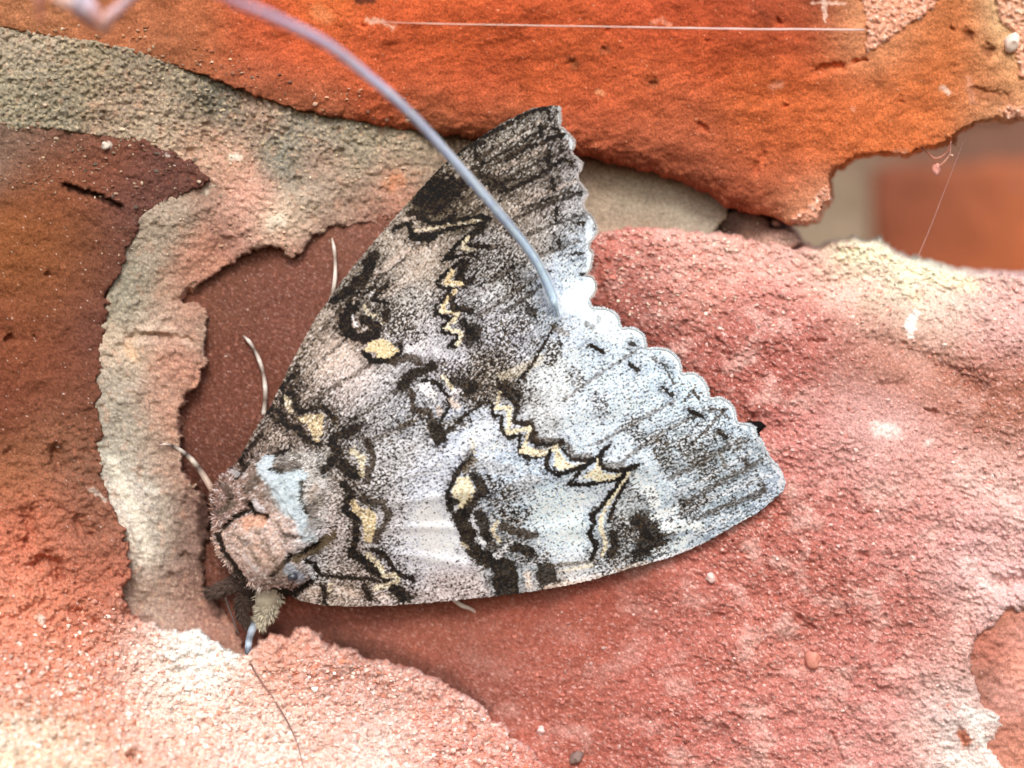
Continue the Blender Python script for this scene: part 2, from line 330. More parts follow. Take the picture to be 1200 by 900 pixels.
C_c = [(-30, 160, 150, 112, 95), (30, 160, 138, 100, 84), (100, 165, 128, 88, 76), (60, 210, 150, 80, 48), (110, 190, 150, 74, 46), (200, 205, 120, 72, 62), (160, 235, 125, 76, 66), (100, 290, 142, 78, 46), (30, 290, 155, 84, 44), (140, 300, 118, 70, 60), (60, 350, 148, 80, 48), (20, 400, 145, 74, 46), (110, 380, 126, 72, 60), (60, 440, 142, 74, 50),
       (10, 480, 138, 70, 48), (100, 470, 128, 74, 56), (60, 520, 160, 96, 68), (90, 560, 132, 86, 68), (20, 560, 160, 92, 58), (110, 620, 135, 84, 64), (20, 620, 190, 102, 76), (60, 600, 180, 98, 72), (70, 690, 205, 118, 90), (110, 670, 170, 92, 72), (130, 710, 175, 98, 76),
       (20, 720, 210, 125, 98), (100, 750, 205, 118, 90), (60, 800, 215, 138, 112), (20, 780, 215, 132, 108), (150, 760, 215, 150, 132), (180, 770, 232, 195, 185), (230, 760, 242, 228, 220), (235, 790, 240, 220, 212), (130, 830, 218, 140, 115), (30, 880, 232, 200, 175), (80, 890, 230, 190, 165), (200, 830, 235, 200, 186), (250, 860, 226, 168, 150), (300, 830, 228, 175, 160),
       (330, 780, 208, 135, 112), (370, 760, 212, 150, 135), (290, 880, 236, 205, 195), (420, 800, 180, 120, 105), (400, 850, 226, 170, 156), (450, 880, 236, 205, 196), (470, 820, 205, 145, 132), (520, 860, 215, 130, 112), (520, 890, 225, 150, 135), (580, 880, 208, 122, 106), (330, 880, 232, 190, 178), (560, 850, 215, 165, 155), (180, 880, 226, 165, 145), (140, 600, 150, 90, 72)]
def C_C(U, V, H):
    C = colfield(U, V, C_c, 30) * np.array([.80, .96, .98], f32) * (1 + .42 * sstep(500, 640, V) - .06 * sstep(730, 840, V))[..., None]; r = C_rough(U, V)
    den = sstep(680, 860, V + (U - 200) * .1)
    po = fbm(U / 6, V / 5, 3, 157); k = (sstep(.25, .5, po) * (1 - den) * .5)[..., None]; C = C * (1 - k * .62); k = (sstep(.3, .6, -po) * (1 - den) * .3)[..., None]; C = C * (1 - k) + lin((205, 140, 105)) * k
    C = grainy(U, V, C, .2, .03, .03, 5, .25 + 1.9 * den, (246, 232, 222))
    n = fbm(U / 7, V / 7, 3, 77, .6); k = (sstep(.0, .45, n) * den * .6)[..., None]; C = C * (1 - k) + lin((250, 226, 222)) * k
    k = (sstep(.1, .5, -n) * r * .45)[..., None]; C = C * (1 - k) + lin((205, 112, 84)) * k
    W = lin((235, 230, 222))
    return strokes(U, V, C, [(W, 6, .8, [(122, 172), (128, 170)], 2), (W, 3, .7, [(196, 182)], 1), (W, 4, .6, [(107, 573), (122, 585)], 2), (W, 6, .7, [(47, 723), (50, 728)], 3), (W, 9, .7, [(84, 806)], 4),
                             (lin((44, 26, 20)), 5, .8, [(78, 218), (118, 231), (142, 243)], 3), (W, 8, .5, [(20, 850), (30, 870)], 5)], 3, 6, 12)  # near-black stroke: shade inside the slit, laid into the colour
brickC = piece('brick', C_poly, C_H, C_C, 1.3, M_brick, wall, edge_r=lambda U, V: 9 + 12 * sstep(300, 420, U), edge_d=lambda U, V: .04 + .13 * sstep(300, 420, U), ragged=8, rag_scale=22, seed=6, margin=12)
tag(brickC, 'brown orange brick on the left that swells into a crumbling pale pink mound')

# ---- mortar
B_poly = [(-130, -130), (-130, 8), (0, 32), (75, 46), (150, 61), (220, 82), (300, 112), (350, 129), (400, 139), (460, 150), (520, 158), (600, 168), (680, 182), (720, 190), (780, 206), (830, 226), (850, 240), (880, 250), (905, 253), (925, 262), (945, 260), (958, 256), (962, 244), (972, 232), (972, 218), (970, 206), (982, 196),
          (1000, 184), (1018, 180), (1036, 177), (1062, 181), (1080, 172), (1100, 168), (1117, 164), (1122, 152), (1146, 143), (1162, 139), (1200, 139), (1330, 132), (1330, -130)]
M_poly = [(-130, -50), (150, 20), (400, 95), (560, 110), (720, 160), (862, 200), (856, 240), (846, 262), (838, 276), (800, 286), (700, 295), (600, 300), (500, 260), (474, 252), (440, 262), (405, 266), (385, 270), (366, 282), (345, 305), (336, 302), (326, 292), (306, 290), (290, 296), (275, 308),
          (250, 322), (232, 338), (216, 353), (236, 356), (243, 368), (243, 392), (239, 410), (241, 424), (236, 445), (222, 462), (211, 478), (213, 498), (210, 520), (215, 548), (222, 566), (240, 578), (247, 610), (240, 650), (243, 690), (262, 715), (282, 745), (290, 775), (240, 800), (150, 800), (110, 720), (90, 560), (90, 400), (110, 300), (150, 250), (100, 240), (-130, 200)]
M_h = [(-50, 80, -.1), (60, 90, -.08), (150, 110, -.1), (60, 40, -.1), (200, 130, -.12), (230, 90, -.14), (300, 130, -.16), (240, 150, -.22), (270, 190, -.08), (300, 230, -.05), (325, 262, -.02), (360, 250, -.08), (340, 180, -.22), (330, 290, -.22), (400, 180, -.22), (450, 190, -.26), (460, 240, -.32), (400, 265, -.38), (370, 280, -.35),
       (550, 160, -.45), (650, 230, -.6), (760, 230, -.62), (840, 240, -.68), (760, 280, -.6), (230, 240, -.1), (200, 260, -.1), (230, 300, -.2), (160, 300, -.12), (160, 350, -.12), (210, 360, -.25), (230, 390, -.22), (150, 420, -.12), (205, 420, -.1), (215, 450, -.18), (150, 480, -.1), (190, 490, -.14), (145, 560, -.08), (200, 560, -.2), (165, 620, -.06), (200, 640, -.24),
       (235, 620, -.42), (180, 690, -.2), (230, 700, -.38), (270, 730, -.45), (160, 740, -.3), (240, 770, -.4)]
def M_H(U, V):
    h = shep(U, V, M_h, 26) + .075 * sstep(260, 200, U) * sstep(700, 500, V) + .07 * sstep(220, 60, V) * sstep(640, 400, U) - .3 * sstep(3, 14, signed(U, V, C_poly)) - .3 * sstep(3, 14, signed(U, V, B_poly))
    fl = .6 * sstep(640, 720, U)
    h = h + (1 - fl * .8) * (.034 * fbm(U / 6, V / 6, 4, 32, .7) + .05 * fbm(U / 30, V / 30, 3, 33) + .07 * np.clip(fbm(U / 14, V / 14, 2, 35) - .15, 0, 1))
    up = sstep(230, 150, V); h += up * (1 - fl) * .05 * fbm(U / 6, V / 6, 3, 36, .7)
    return pits(U, V, h, [(6, .3, [(222, 347), (236, 350)]), (5, .25, [(214, 492), (215, 505)]), (4, .12, [(200, 675)]), (5, .07, [(222, 178), (228, 200)]), (3, .05, [(165, 550), (163, 560)]), (3, .06, [(315, 140), (310, 160)]), (3.5, .07, [(150, 395), (190, 393), (225, 398)]),
                          (3, .06, [(160, 390), (200, 396)]), (3, .08, [(215, 480), (222, 465)]), (6, .12, [(246, 640), (240, 660), (250, 690)]), (4, .1, [(215, 650), (222, 655)]), (5, .08, [(240, 160)]), (5, .07, [(345, 195), (352, 220)])], 15)
M_c = [(-40, 70, 165, 150, 125), (40, 60, 172, 155, 130), (20, 110, 150, 142, 116), (100, 80, 158, 142, 112), (60, 100, 136, 128, 106), (150, 90, 140, 126, 104), (150, 120, 158, 130, 106), (170, 145, 182, 160, 134), (205, 145, 190, 165, 138), (220, 110, 150, 135, 110), (250, 110, 118, 116, 104), (240, 130, 98, 104, 94), (280, 140, 125, 118, 104), (235, 160, 192, 142, 112), (255, 175, 198, 150, 122),
       (308, 130, 188, 136, 110), (330, 120, 160, 154, 136), (350, 160, 150, 146, 132), (320, 190, 116, 124, 110), (340, 205, 120, 122, 108), (390, 150, 150, 142, 124), (370, 190, 168, 124, 104), (420, 170, 160, 148, 124), (440, 200, 150, 138, 118), (280, 200, 208, 148, 118), (300, 225, 220, 150, 126), (290, 250, 225, 165, 140), (322, 262, 240, 218, 184), (350, 252, 225, 190, 158), (365, 235, 170, 160, 140),
       (385, 215, 175, 150, 128), (250, 230, 160, 124, 104), (270, 270, 165, 112, 92), (300, 280, 165, 108, 90), (335, 290, 178, 118, 96), (385, 250, 172, 135, 112), (415, 240, 172, 140, 116), (460, 215, 206, 132, 100), (480, 170, 160, 146, 122), (490, 200, 150, 128, 105), (430, 255, 155, 100, 82), (380, 275, 140, 96, 84), (400, 300, 140, 82, 70), (540, 160, 120, 95, 80),
       (200, 260, 168, 148, 126), (180, 290, 165, 148, 126), (235, 300, 190, 122, 92), (230, 320, 185, 126, 98), (160, 330, 150, 145, 124), (150, 360, 160, 150, 128), (200, 345, 180, 136, 108), (220, 372, 184, 122, 94), (236, 395, 140, 126, 108), (190, 380, 192, 170, 150), (150, 410, 195, 170, 142), (200, 410, 188, 126, 98), (220, 430, 185, 122, 96), (140, 450, 168, 156, 138), (190, 460, 180, 136, 112), (150, 500, 160, 150, 132), (205, 490, 188, 132, 104),
       (140, 540, 170, 164, 148), (180, 530, 170, 145, 124), (205, 550, 172, 128, 106), (150, 570, 205, 198, 184), (162, 600, 225, 216, 204), (170, 640, 212, 202, 186), (175, 580, 168, 152, 134), (190, 610, 160, 146, 126), (225, 600, 140, 100, 88), (215, 640, 148, 120, 104), (180, 690, 160, 132, 114), (180, 730, 172, 148, 134), (230, 690, 145, 104, 88), (250, 720, 160, 108, 92), (210, 730, 170, 130, 114), (270, 740, 160, 112, 94), (225, 660, 130, 96, 84), (235, 640, 120, 82, 76),
       (700, 200, 165, 140, 118), (740, 220, 170, 156, 132), (800, 225, 172, 160, 138), (830, 255, 160, 150, 132), (760, 250, 156, 140, 118), (700, 250, 170, 150, 126)]
def M_C(U, V, H):
    C = desat(colfield(U, V, M_c, 19) * 1.06, .18); near = 1 - sstep(640, 720, U)
    up = sstep(240, 160, V) * near
    C = grainy(U, V, C, .2, .02, .035, 8, .6 + .9 * up, (232, 216, 190))
    n = perlin(U / 4.2, V / 4.2, 91); k = (sstep(.12, .5, n) * up * .5)[..., None]; C = C * (1 - k) + lin((205, 185, 150)) * k
    n = perlin(U / 5, V / 5, 93); k = (sstep(.15, .5, n) * up * .45)[..., None]; C = C * (1 - k) + lin((104, 100, 86)) * k
    n = fbm(U / 13, V / 13, 3, 95); k = (sstep(.15, .45, n) * near * .25)[..., None]; C = C * (1 - k) + lin((206, 150, 122)) * k
    n = fbm(U / 4, V / 4, 3, 96, .7); k = (sstep(.15, .5, n) * near * .45)[..., None]; C = C * (1 - k) + lin((226, 206, 180)) * k; k = (sstep(.2, .5, -n) * near * .4)[..., None]; C = C * (1 - k * .7)
    W = lin((235, 228, 212))
    SHADE = lin((58, 42, 38))  # shadow beside the moth's head, painted on the mortar
    return strokes(U, V, C, [(SHADE, 16, .6, [(238, 600), (246, 640), (250, 690), (258, 715)], 8), (SHADE, 8, .6, [(240, 580), (236, 610)], 4), (W, 12, .6, [(132, 540), (148, 580), (165, 615), (172, 650)], 5), (W, 7, .7, [(274, 184), (280, 185)], 3), (W, 6, .7, [(325, 300), (329, 303)], 1.5), (W, 12, .5, [(318, 262), (330, 258)], 5), (W, 4, .6, [(238, 225), (252, 218)], 1.5),
                             (lin((100, 92, 78)), 5, .5, [(240, 115), (250, 140)], 4), (lin((238, 196, 160)), 10, .6, [(151, 408), (156, 418)], 5), (lin((228, 226, 215)), 8, .5, [(175, 570), (182, 575)], 4), (lin((215, 140, 100)), 14, .5, [(460, 215), (466, 210)], 8), (lin((230, 205, 185)), 5, .5, [(160, 385), (200, 386), (225, 405)], 4)], 4, 7, 21)
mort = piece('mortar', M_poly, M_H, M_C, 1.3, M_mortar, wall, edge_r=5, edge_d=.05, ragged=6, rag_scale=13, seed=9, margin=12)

# ---- upper orange brick
def B_H(U, V):
    h = shep(U, V, [(0, -50, .2), (0, 20, .06), (150, 40, .05), (300, 0, .2), (300, 90, .02), (500, 0, .36), (500, 100, .16), (500, 150, -.1), (620, 150, -.02), (700, 40, .42), (700, 130, .2), (700, 180, -.1), (800, 200, -.1), (800, 100, .25), (870, 240, -.25), (900, 150, .18), (930, 240, -.12), (900, 20, .45), (1000, 160, .15), (1000, 60, .3), (1100, 30, .4), (1100, 150, .2),
                    (1190, 60, .35), (1190, 130, .2), (1020, 30, .46), (600, -60, .55), (1200, -60, .5)], 60)
    h = h + .012 * fbm(U / 5, V / 5, 3, 42, .6) + .05 * fbm(U / 60, V / 40, 3, 43)
    a, b = rot(U, V, -25); h = h + .010 * fbm(a / 24 + perlin(U / 20, V / 20, 47), b / 9, 3, 44)
    cr = crust(U, V); h = h + cr * (.03 + .05 * fbm(U / 6, V / 6, 3, 46, .6))
    return pits(U, V, h, [(5, .08, [(958, 82), (985, 78)]), (3, .07, [(1002, 72), (1014, 70)]), (2.5, .05, [(1115, 34)]), (5, .06, [(1133, 40), (1137, 45)]), (6, .07, [(1157, 57), (1162, 62)]), (4, .04, [(1140, 105), (1180, 112)]), (5, .05, [(670, 73)]), (5, .05, [(765, 98)]), (2.5, .05, [(920, 125)]),
                          (4, .06, [(820, 148), (826, 152)]), (4, .05, [(830, 50)]), (3, .05, [(708, 58)]), (4, .06, [(912, 26)]), (3, .05, [(425, 30)]), (3, .05, [(712, 35)]), (4, .04, [(895, 180), (885, 200)]), (4, .05, [(1055, 118)])], 31)
def crust(U, V):
    p1 = signed(U, V, [(1003, -40), (1010, 0), (1016, 30), (1016, 62), (1030, 55), (1050, 40), (1065, 28), (1080, 22), (1092, 10), (1104, -5), (1110, -40)])
    p2 = signed(U, V, [(1158, -40), (1168, 5), (1172, 25), (1190, 40), (1188, 60), (1195, 90), (1215, 110), (1330, 110), (1330, -40)])
    p3 = signed(U, V, [(1172, 128), (1185, 124), (1330, 122), (1330, 145), (1180, 140)])
    p4 = signed(U, V, [(962, 218), (974, 222), (974, 240), (962, 262), (930, 266), (925, 256), (945, 245), (955, 232)])
    n = 5 * fbm(U / 9, V / 9, 3, 61)
    return sstep(-1, 2, np.maximum(np.maximum(p1, p2), np.maximum(p3, p4)) + n)
B_c = [(-50, 0, 180, 112, 88), (50, 15, 182, 116, 92), (130, 30, 176, 104, 80), (230, 30, 186, 104, 76), (200, 70, 168, 102, 82), (300, 50, 196, 92, 62), (310, 15, 200, 84, 50), (300, 100, 172, 100, 84), (380, 10, 228, 112, 52), (350, 50, 210, 84, 44), (400, 60, 206, 92, 56), (370, 120, 178, 102, 84), (450, 20, 216, 92, 48), (450, 70, 208, 92, 54), (470, 120, 196, 88, 58),
       (520, 50, 212, 92, 48), (560, 110, 208, 90, 54), (500, 148, 166, 100, 80), (580, 155, 162, 96, 78), (620, 30, 208, 88, 48), (640, 80, 208, 94, 52), (700, 60, 206, 92, 50), (700, 120, 212, 94, 58), (690, 165, 178, 92, 74), (760, 170, 172, 90, 74), (760, 110, 212, 98, 60), (740, 20, 200, 82, 48), (820, 20, 188, 78, 48), (830, 60, 206, 88, 46), (800, 140, 198, 98, 70),
       (830, 200, 168, 88, 74), (880, 20, 172, 74, 50), (950, 15, 150, 72, 54), (930, 50, 198, 84, 50), (900, 100, 212, 100, 52), (880, 160, 214, 104, 62), (880, 220, 168, 84, 68), (930, 160, 218, 106, 58), (920, 215, 196, 98, 72), (950, 250, 226, 160, 146), (980, 90, 210, 102, 58), (1000, 150, 222, 112, 64), (1050, 160, 224, 116, 68), (1060, 90, 204, 104, 58), (1040, 40, 216, 140, 112),
       (1100, 120, 218, 116, 68), (1100, 50, 204, 108, 58), (1120, 15, 202, 110, 62), (1150, 60, 190, 102, 62), (1150, 110, 196, 116, 82), (1180, 90, 214, 126, 82), (1190, 20, 244, 214, 196), (1200, 60, 240, 200, 176), (1180, 133, 236, 176, 158), (1015, 45, 228, 156, 132), (1080, 10, 222, 140, 108)]
def B_C(U, V, H):
    C = colfield(U, V, B_c, 30) * np.array([.96, .98, .64], f32)
    n = fbm(U / 26, V / 18, 3, 161); C = C * np.exp(.35 * n)[..., None]
    n = fbm(U / 3.5, V / 3, 3, 163, .7); k = (sstep(.2, .5, n) * .4)[..., None]; C = C * (1 - k) + C * np.array([1.35, 1.5, 1.6], f32) * k; k = (sstep(.28, .5, -n) * .5)[..., None]; C = C * (1 - k * .62)
    C = grainy(U, V, C, .16, .016, .03, 11, 1., (236, 184, 150))
    cr = crust(U, V)[..., None]; n = fbm(U / 5, V / 5, 3, 63, .6)
    cc = lin((240, 176, 150)) * np.exp(.55 * n)[..., None]; cc = np.where((n > .25)[..., None], lin((250, 226, 210)), cc)
    C = C * (1 - cr * .8) + cc * cr * .8
    P = lin((240, 175, 150)); G = lin((132, 82, 56)); Wp = lin((246, 214, 198))
    return strokes(U, V, C, [(Wp, 5, .8, [(1105, 103), (1112, 108)], 3), (P, 6, .5, [(1135, 92), (1140, 120)], 3), (P, 8, .5, [(905, 102), (915, 99)], 3), (P, 5, .5, [(1000, 128)], 2), (G, 10, .6, [(1135, 42)], 4), (G, 12, .7, [(1158, 60)], 5), (G, 10, .4, [(1140, 108), (1185, 118)], 5),
                             (Wp, 3, .8, [(966, 0), (967, 25)], 1.5), (Wp, 3, .7, [(950, 3), (990, 4)], 1.5), (P, 5, .5, [(765, 28), (772, 22), (785, 30)], 2), (G, 8, .6, [(670, 72), (673, 76)], 4), (G, 9, .6, [(766, 97)], 4), (G, 7, .5, [(705, 58), (712, 60)], 3), (Wp, 4, .6, [(430, 24), (450, 26), (460, 32)], 3),
                             (lin((60, 40, 35)), 12, .6, [(422, -3), (436, -3)], 4), (P, 6, .5, [(1050, 180), (1062, 178)], 3), (lin((240, 160, 110)), 14, .5, [(372, 14), (382, 20)], 7), (lin((120, 60, 42)), 7, .5, [(885, 8), (900, 22)], 4), (lin((238, 175, 130)), 5, .6, [(700, 107), (706, 110)], 2)], 3, 6, 41)
def B_er(U, V): return 12 + 34 * sstep(960, 860, U)
def B_ed(U, V): return .04 + .28 * sstep(960, 860, U) * sstep(250, 560, U)
brickB = piece('brick', B_poly, B_H, B_C, 1.4, M_brick, wall, edge_r=B_er, edge_d=B_ed, ragged=4, rag_scale=14, seed=12, margin=12)
tag(brickB, 'vivid orange brick above the moth with a broken lower edge')

# ---- recessed brick at the lower right
E_poly = [(1090, 640), (1330, 640), (1330, 1060), (1090, 1060)]
def E_H(U, V):
    h = shep(U, V, [(1100, 700, -0.088), (1200, 690, -0.066), (1175, 730, -0.051), (1200, 740, -0.044), (1160, 780, -0.061), (1200, 785, -0.036), (1150, 830, -0.081), (1200, 820, -0.047), (1185, 845, -0.073), (1200, 880, -0.059), (1140, 900, -0.081), (1300, 800, -0.044)], 22)
    h = h - .35 * sstep(4, 16, signed(U, V, A_poly))
    return h + .05 * fbm(U / 12, V / 12, 3, 71) + .02 * fbm(U / 5, V / 5, 2, 72)
def E_C(U, V, H):
    C = 1.05 * colfield(U, V, [(1180, 715, 176, 110, 84), (1200, 740, 212, 148, 134), (1160, 765, 186, 116, 98), (1200, 790, 232, 160, 138), (1150, 800, 165, 115, 100), (1190, 820, 214, 156, 146), (1190, 850, 188, 122, 100), (1200, 890, 210, 140, 115), (1140, 860, 170, 104, 84), (1180, 880, 196, 132, 112)], 18)
    return grainy(U, V, C, .14, .02, .02, 14, 1.)
brickE = piece('brick', E_poly, E_H, E_C, 1.6, M_brick, wall, edge_r=8, edge_d=.1, ragged=0, seed=14, margin=12)
tag(brickE, 'orange brown brick recessed at the lower right corner')

# ---- small dark mortar crumbs bridging the slot between the two big bricks
def blob_mesh(c, r, seed, n=10, m=7, amp=.25):
    rg = np.random.default_rng(seed); th = np.linspace(0, 2 * math.pi, n, endpoint=False); ph = np.linspace(0, math.pi, m)
    T, P = np.meshgrid(th, ph); k = rg.uniform(0, 6, 6)
    rr = 1 + amp * (np.sin(2 * T + k[0]) * np.sin(2 * P + k[1]) + .6 * np.sin(3 * T + k[2]) * np.sin(3 * P + k[3]) * np.sin(P)) + rg.uniform(-.08, .08, T.shape) * np.sin(P)
    rr[0] = rr[0, 0]; rr[-1] = rr[-1, 0]
    co = np.stack([c[0] + r[0] * rr * np.sin(P) * np.cos(T), c[1] + r[1] * rr * np.cos(P), c[2] + r[2] * rr * np.sin(P) * np.sin(T)], -1).reshape(-1, 3)
    F = [(j * n + i, j * n + (i + 1) % n, (j + 1) * n + (i + 1) % n, (j + 1) * n + i) for j in range(m - 1) for i in range(n)]
    return co, np.array(F)
def P3(u, v, h): return np.array([float(a) for a in unproj(u, v, h)])
def slot_piece(poly, hc, cc, seed, label):
    o = piece('mortar', poly, lambda U, V: shep(U, V, hc, 12) + .05 * fbm(U / 7, V / 7, 3, seed), lambda U, V, H: grainy(U, V, colfield(U, V, cc, 8), .16, .01, .02, seed, 1.), 1.4, M_mortar, wall, edge_r=7, edge_d=.12, ragged=2, seed=seed)
    return tag(o, label)
slot_piece([(842, 250), (860, 244), (880, 247), (898, 252), (903, 266), (930, 272), (938, 284), (925, 296), (900, 296), (860, 284), (842, 272)],
           [(850, 255, -.75), (870, 262, -.6), (890, 262, -.62), (900, 255, -.5), (910, 280, -.42), (930, 285, -.45), (845, 270, -.8)],
           [(846, 262, 70, 58, 50), (860, 256, 118, 95, 84), (866, 265, 90, 72, 62), (885, 258, 130, 98, 84), (880, 270, 150, 118, 104), (900, 262, 110, 76, 66), (905, 282, 185, 145, 130), (925, 284, 190, 155, 140)], 81,
           'crumbled dark mortar plugging the slot between the orange and the pink brick')

# ================================================================== THE WALL FAR BEHIND (seen blurred through the gap)
far = empty('far_wall', (0, 13.2, -8), label='blurred orange brick wall standing behind, seen through the gap at upper right', cat='wall')
def far_brick(poly, col, seed, label):
    o = piece('brick', poly, lambda U, V: -13 + .05 * fbm(U / 40, V / 40, 3, seed), lambda U, V, H: grainy(U, V, colfield(U, V, col, 70), .2, .01, .02, seed, 1.), 9, M_brick, far, edge_r=16, edge_d=.12, pad=12, plunge=.5, ragged=5, rag_scale=50, seed=seed, record=False)
    return tag(o, label)
far_brick([(1022, 196), (1560, 176), (1560, 470), (1022, 470)], [(1040, 250, 120, 64, 46), (1100, 300, 172, 86, 42), (1180, 230, 194, 102, 50), (1300, 300, 194, 102, 52), (1080, 210, 112, 72, 58), (1150, 200, 140, 84, 64)], 91, 'blurred orange far brick right of the grey joint')
far_brick([(500, 205), (920, 198), (920, 470), (500, 470)], [(700, 300, 150, 85, 60)], 93, 'far brick left of the grey joint')
far_brick([(640, -120), (1180, -120), (1180, 140), (640, 150)], [(900, 0, 140, 80, 55)], 95, 'far brick of the course above')
piece('mortar', [(300, -300), (1700, -300), (1700, 900), (300, 900)], lambda U, V: -13.2 + .04 * fbm(U / 30, V / 30, 3, 97), lambda U, V, H: grainy(U, V, colfield(U, V, [(950, 200, 138, 122, 102), (1150, 160, 126, 88, 72), (1050, 170, 112, 84, 70), (960, 270, 158, 138, 114)], 60), .2, .01, .02, 97, 1.), 10, M_mortar, far, edge_r=8, edge_d=.05, pad=12, plunge=.3, ragged=0, record=False)

# ================================================================== THE MOTH
g = np.arange(225, 940, 1.0, dtype=f32); gv = np.arange(105, 785, 1.0, dtype=f32)
CU, CV = np.meshgrid(g, gv)
K = lin((34, 28, 22)); D = lin((88, 78, 66)); D2 = lin((62, 52, 43)); Y = lin((226, 210, 178)); Y2 = lin((214, 192, 152)); W = lin((214, 216, 222)); WW = lin((226, 240, 250)); P = lin((208, 188, 174)); PW = lin((226, 222, 226)); GR = lin((150, 148, 146)); OL = lin((92, 78, 58))
base = [(650, 135, 172, 162, 154), (620, 150, 164, 154, 142), (590, 180, 158, 146, 132), (600, 215, 145, 132, 120), (560, 230, 165, 148, 130), (640, 200, 138, 126, 114), (660, 180, 175, 160, 155), (675, 220, 180, 175, 175), (530, 250, 130, 115, 95), (480, 300, 190, 170, 152), (510, 300, 196, 176, 158), (600, 240, 160, 142, 126), (640, 230, 176, 158, 146), (630, 270, 165, 152, 140),
        (665, 260, 182, 178, 176), (680, 290, 205, 214, 224), (560, 340, 178, 172, 170), (600, 330, 176, 168, 158), (570, 300, 192, 182, 176), (450, 330, 165, 152, 138), (480, 360, 178, 168, 160), (440, 310, 160, 145, 130), (400, 420, 222, 196, 178), (370, 400, 165, 146, 130), (350, 430, 165, 146, 130), (420, 440, 218, 198, 188), (400, 460, 170, 155, 146), (450, 460, 188, 182, 180), (500, 410, 206, 198, 198), (520, 420, 208, 202, 206), (470, 490, 168, 166, 168), (430, 490, 156, 148, 144),
        (600, 400, 180, 178, 184), (590, 380, 186, 182, 184), (640, 350, 188, 196, 206), (610, 350, 190, 190, 192), (690, 350, 228, 240, 250), (665, 380, 202, 208, 218), (720, 380, 220, 232, 240), (720, 420, 204, 214, 224), (650, 440, 218, 220, 220), (620, 480, 200, 198, 196), (580, 440, 160, 146, 132), (560, 520, 214, 218, 230), (590, 500, 224, 226, 234), (500, 560, 200, 200, 208), (470, 540, 200, 194, 192), (510, 610, 230, 228, 232), (520, 640, 236, 232, 236), (450, 600, 190, 182, 180), (480, 660, 204, 200, 204),
        (390, 590, 190, 174, 164), (390, 620, 200, 182, 176), (380, 650, 196, 184, 178), (330, 500, 156, 136, 122), (300, 560, 140, 116, 102), (340, 555, 170, 158, 146), (370, 560, 176, 164, 154), (450, 695, 196, 176, 166), (520, 690, 190, 172, 166), (400, 695, 184, 164, 150), (620, 560, 196, 206, 218), (600, 550, 190, 200, 212), (640, 600, 214, 226, 236), (670, 620, 220, 232, 242), (650, 650, 212, 220, 226), (700, 580, 222, 230, 240), (690, 430, 204, 214, 224), (730, 470, 206, 216, 226), (700, 500, 206, 214, 222),
        (780, 460, 200, 212, 222), (760, 520, 196, 206, 214), (740, 540, 214, 222, 230), (820, 470, 206, 218, 228), (850, 500, 196, 206, 214), (800, 520, 176, 182, 184), (840, 540, 172, 180, 184), (880, 540, 168, 176, 182), (900, 570, 172, 180, 190), (850, 590, 168, 178, 184), (800, 600, 168, 174, 178), (770, 570, 206, 216, 226), (830, 620, 184, 194, 204), (780, 640, 200, 210, 218), (740, 630, 140, 142, 142), (740, 600, 168, 168, 164), (700, 670, 186, 186, 186), (660, 680, 200, 186, 176), (610, 650, 170, 172, 174), (280, 640, 190, 158, 140), (310, 640, 196, 164, 148), (270, 590, 150, 118, 104), (330, 680, 150, 130, 118)]
CAN = colfield(CU, CV, base, 17) * np.array([.90, .95, 1.01], f32)  # base tones include the sky's bluish light on the lower wing
# density of dark scales
dens = shep(CU, CV, [(600, 170, .38), (560, 230, .30), (640, 220, .26), (620, 270, .3), (650, 300, .26), (500, 300, .18), (470, 330, .3), (560, 340, .35), (580, 400, .4), (600, 420, .45), (480, 370, .45), (410, 430, .08), (420, 450, .15), (390, 465, .5), (450, 480, .42), (500, 410, .16), (350, 430, .4), (330, 500, .45), (640, 380, .3),
                     (720, 400, .2), (700, 440, .28), (650, 445, .2), (620, 490, .28), (570, 520, .24), (500, 560, .3), (460, 570, .42), (510, 610, .04), (520, 640, .03), (450, 630, .38), (390, 610, .42), (380, 670, .42), (450, 690, .42), (530, 690, .35), (620, 570, .34), (600, 620, .4), (660, 610, .14), (640, 650, .2), (700, 590, .16), (760, 500, .32), (780, 460, .24),
                     (820, 520, .42), (860, 520, .32), (860, 580, .42), (800, 600, .42), (770, 580, .12), (740, 630, .5), (830, 620, .25), (790, 640, .15), (690, 350, .0), (280, 650, .12), (310, 640, .14), (330, 555, .12), (270, 590, .2), (350, 620, .15), (700, 500, .22), (720, 540, .2), (900, 560, .25)], 24)
# veins and streaks fan out from the wing bases
def polar(u0, v0):
    th = np.arctan2(CV - v0, CU - u0); r = np.hypot(CU - u0, CV - v0); return th, r
lowmask = signed(CU, CV, [(330, 560), (392, 537), (432, 512), (500, 492), (560, 476), (607, 452), (625, 425), (643, 395), (652, 378), (690, 350), (940, 350), (940, 790), (225, 790), (225, 600)]) > 0
thU, rU = polar(300, 580); thL, rL = polar(300, 600)
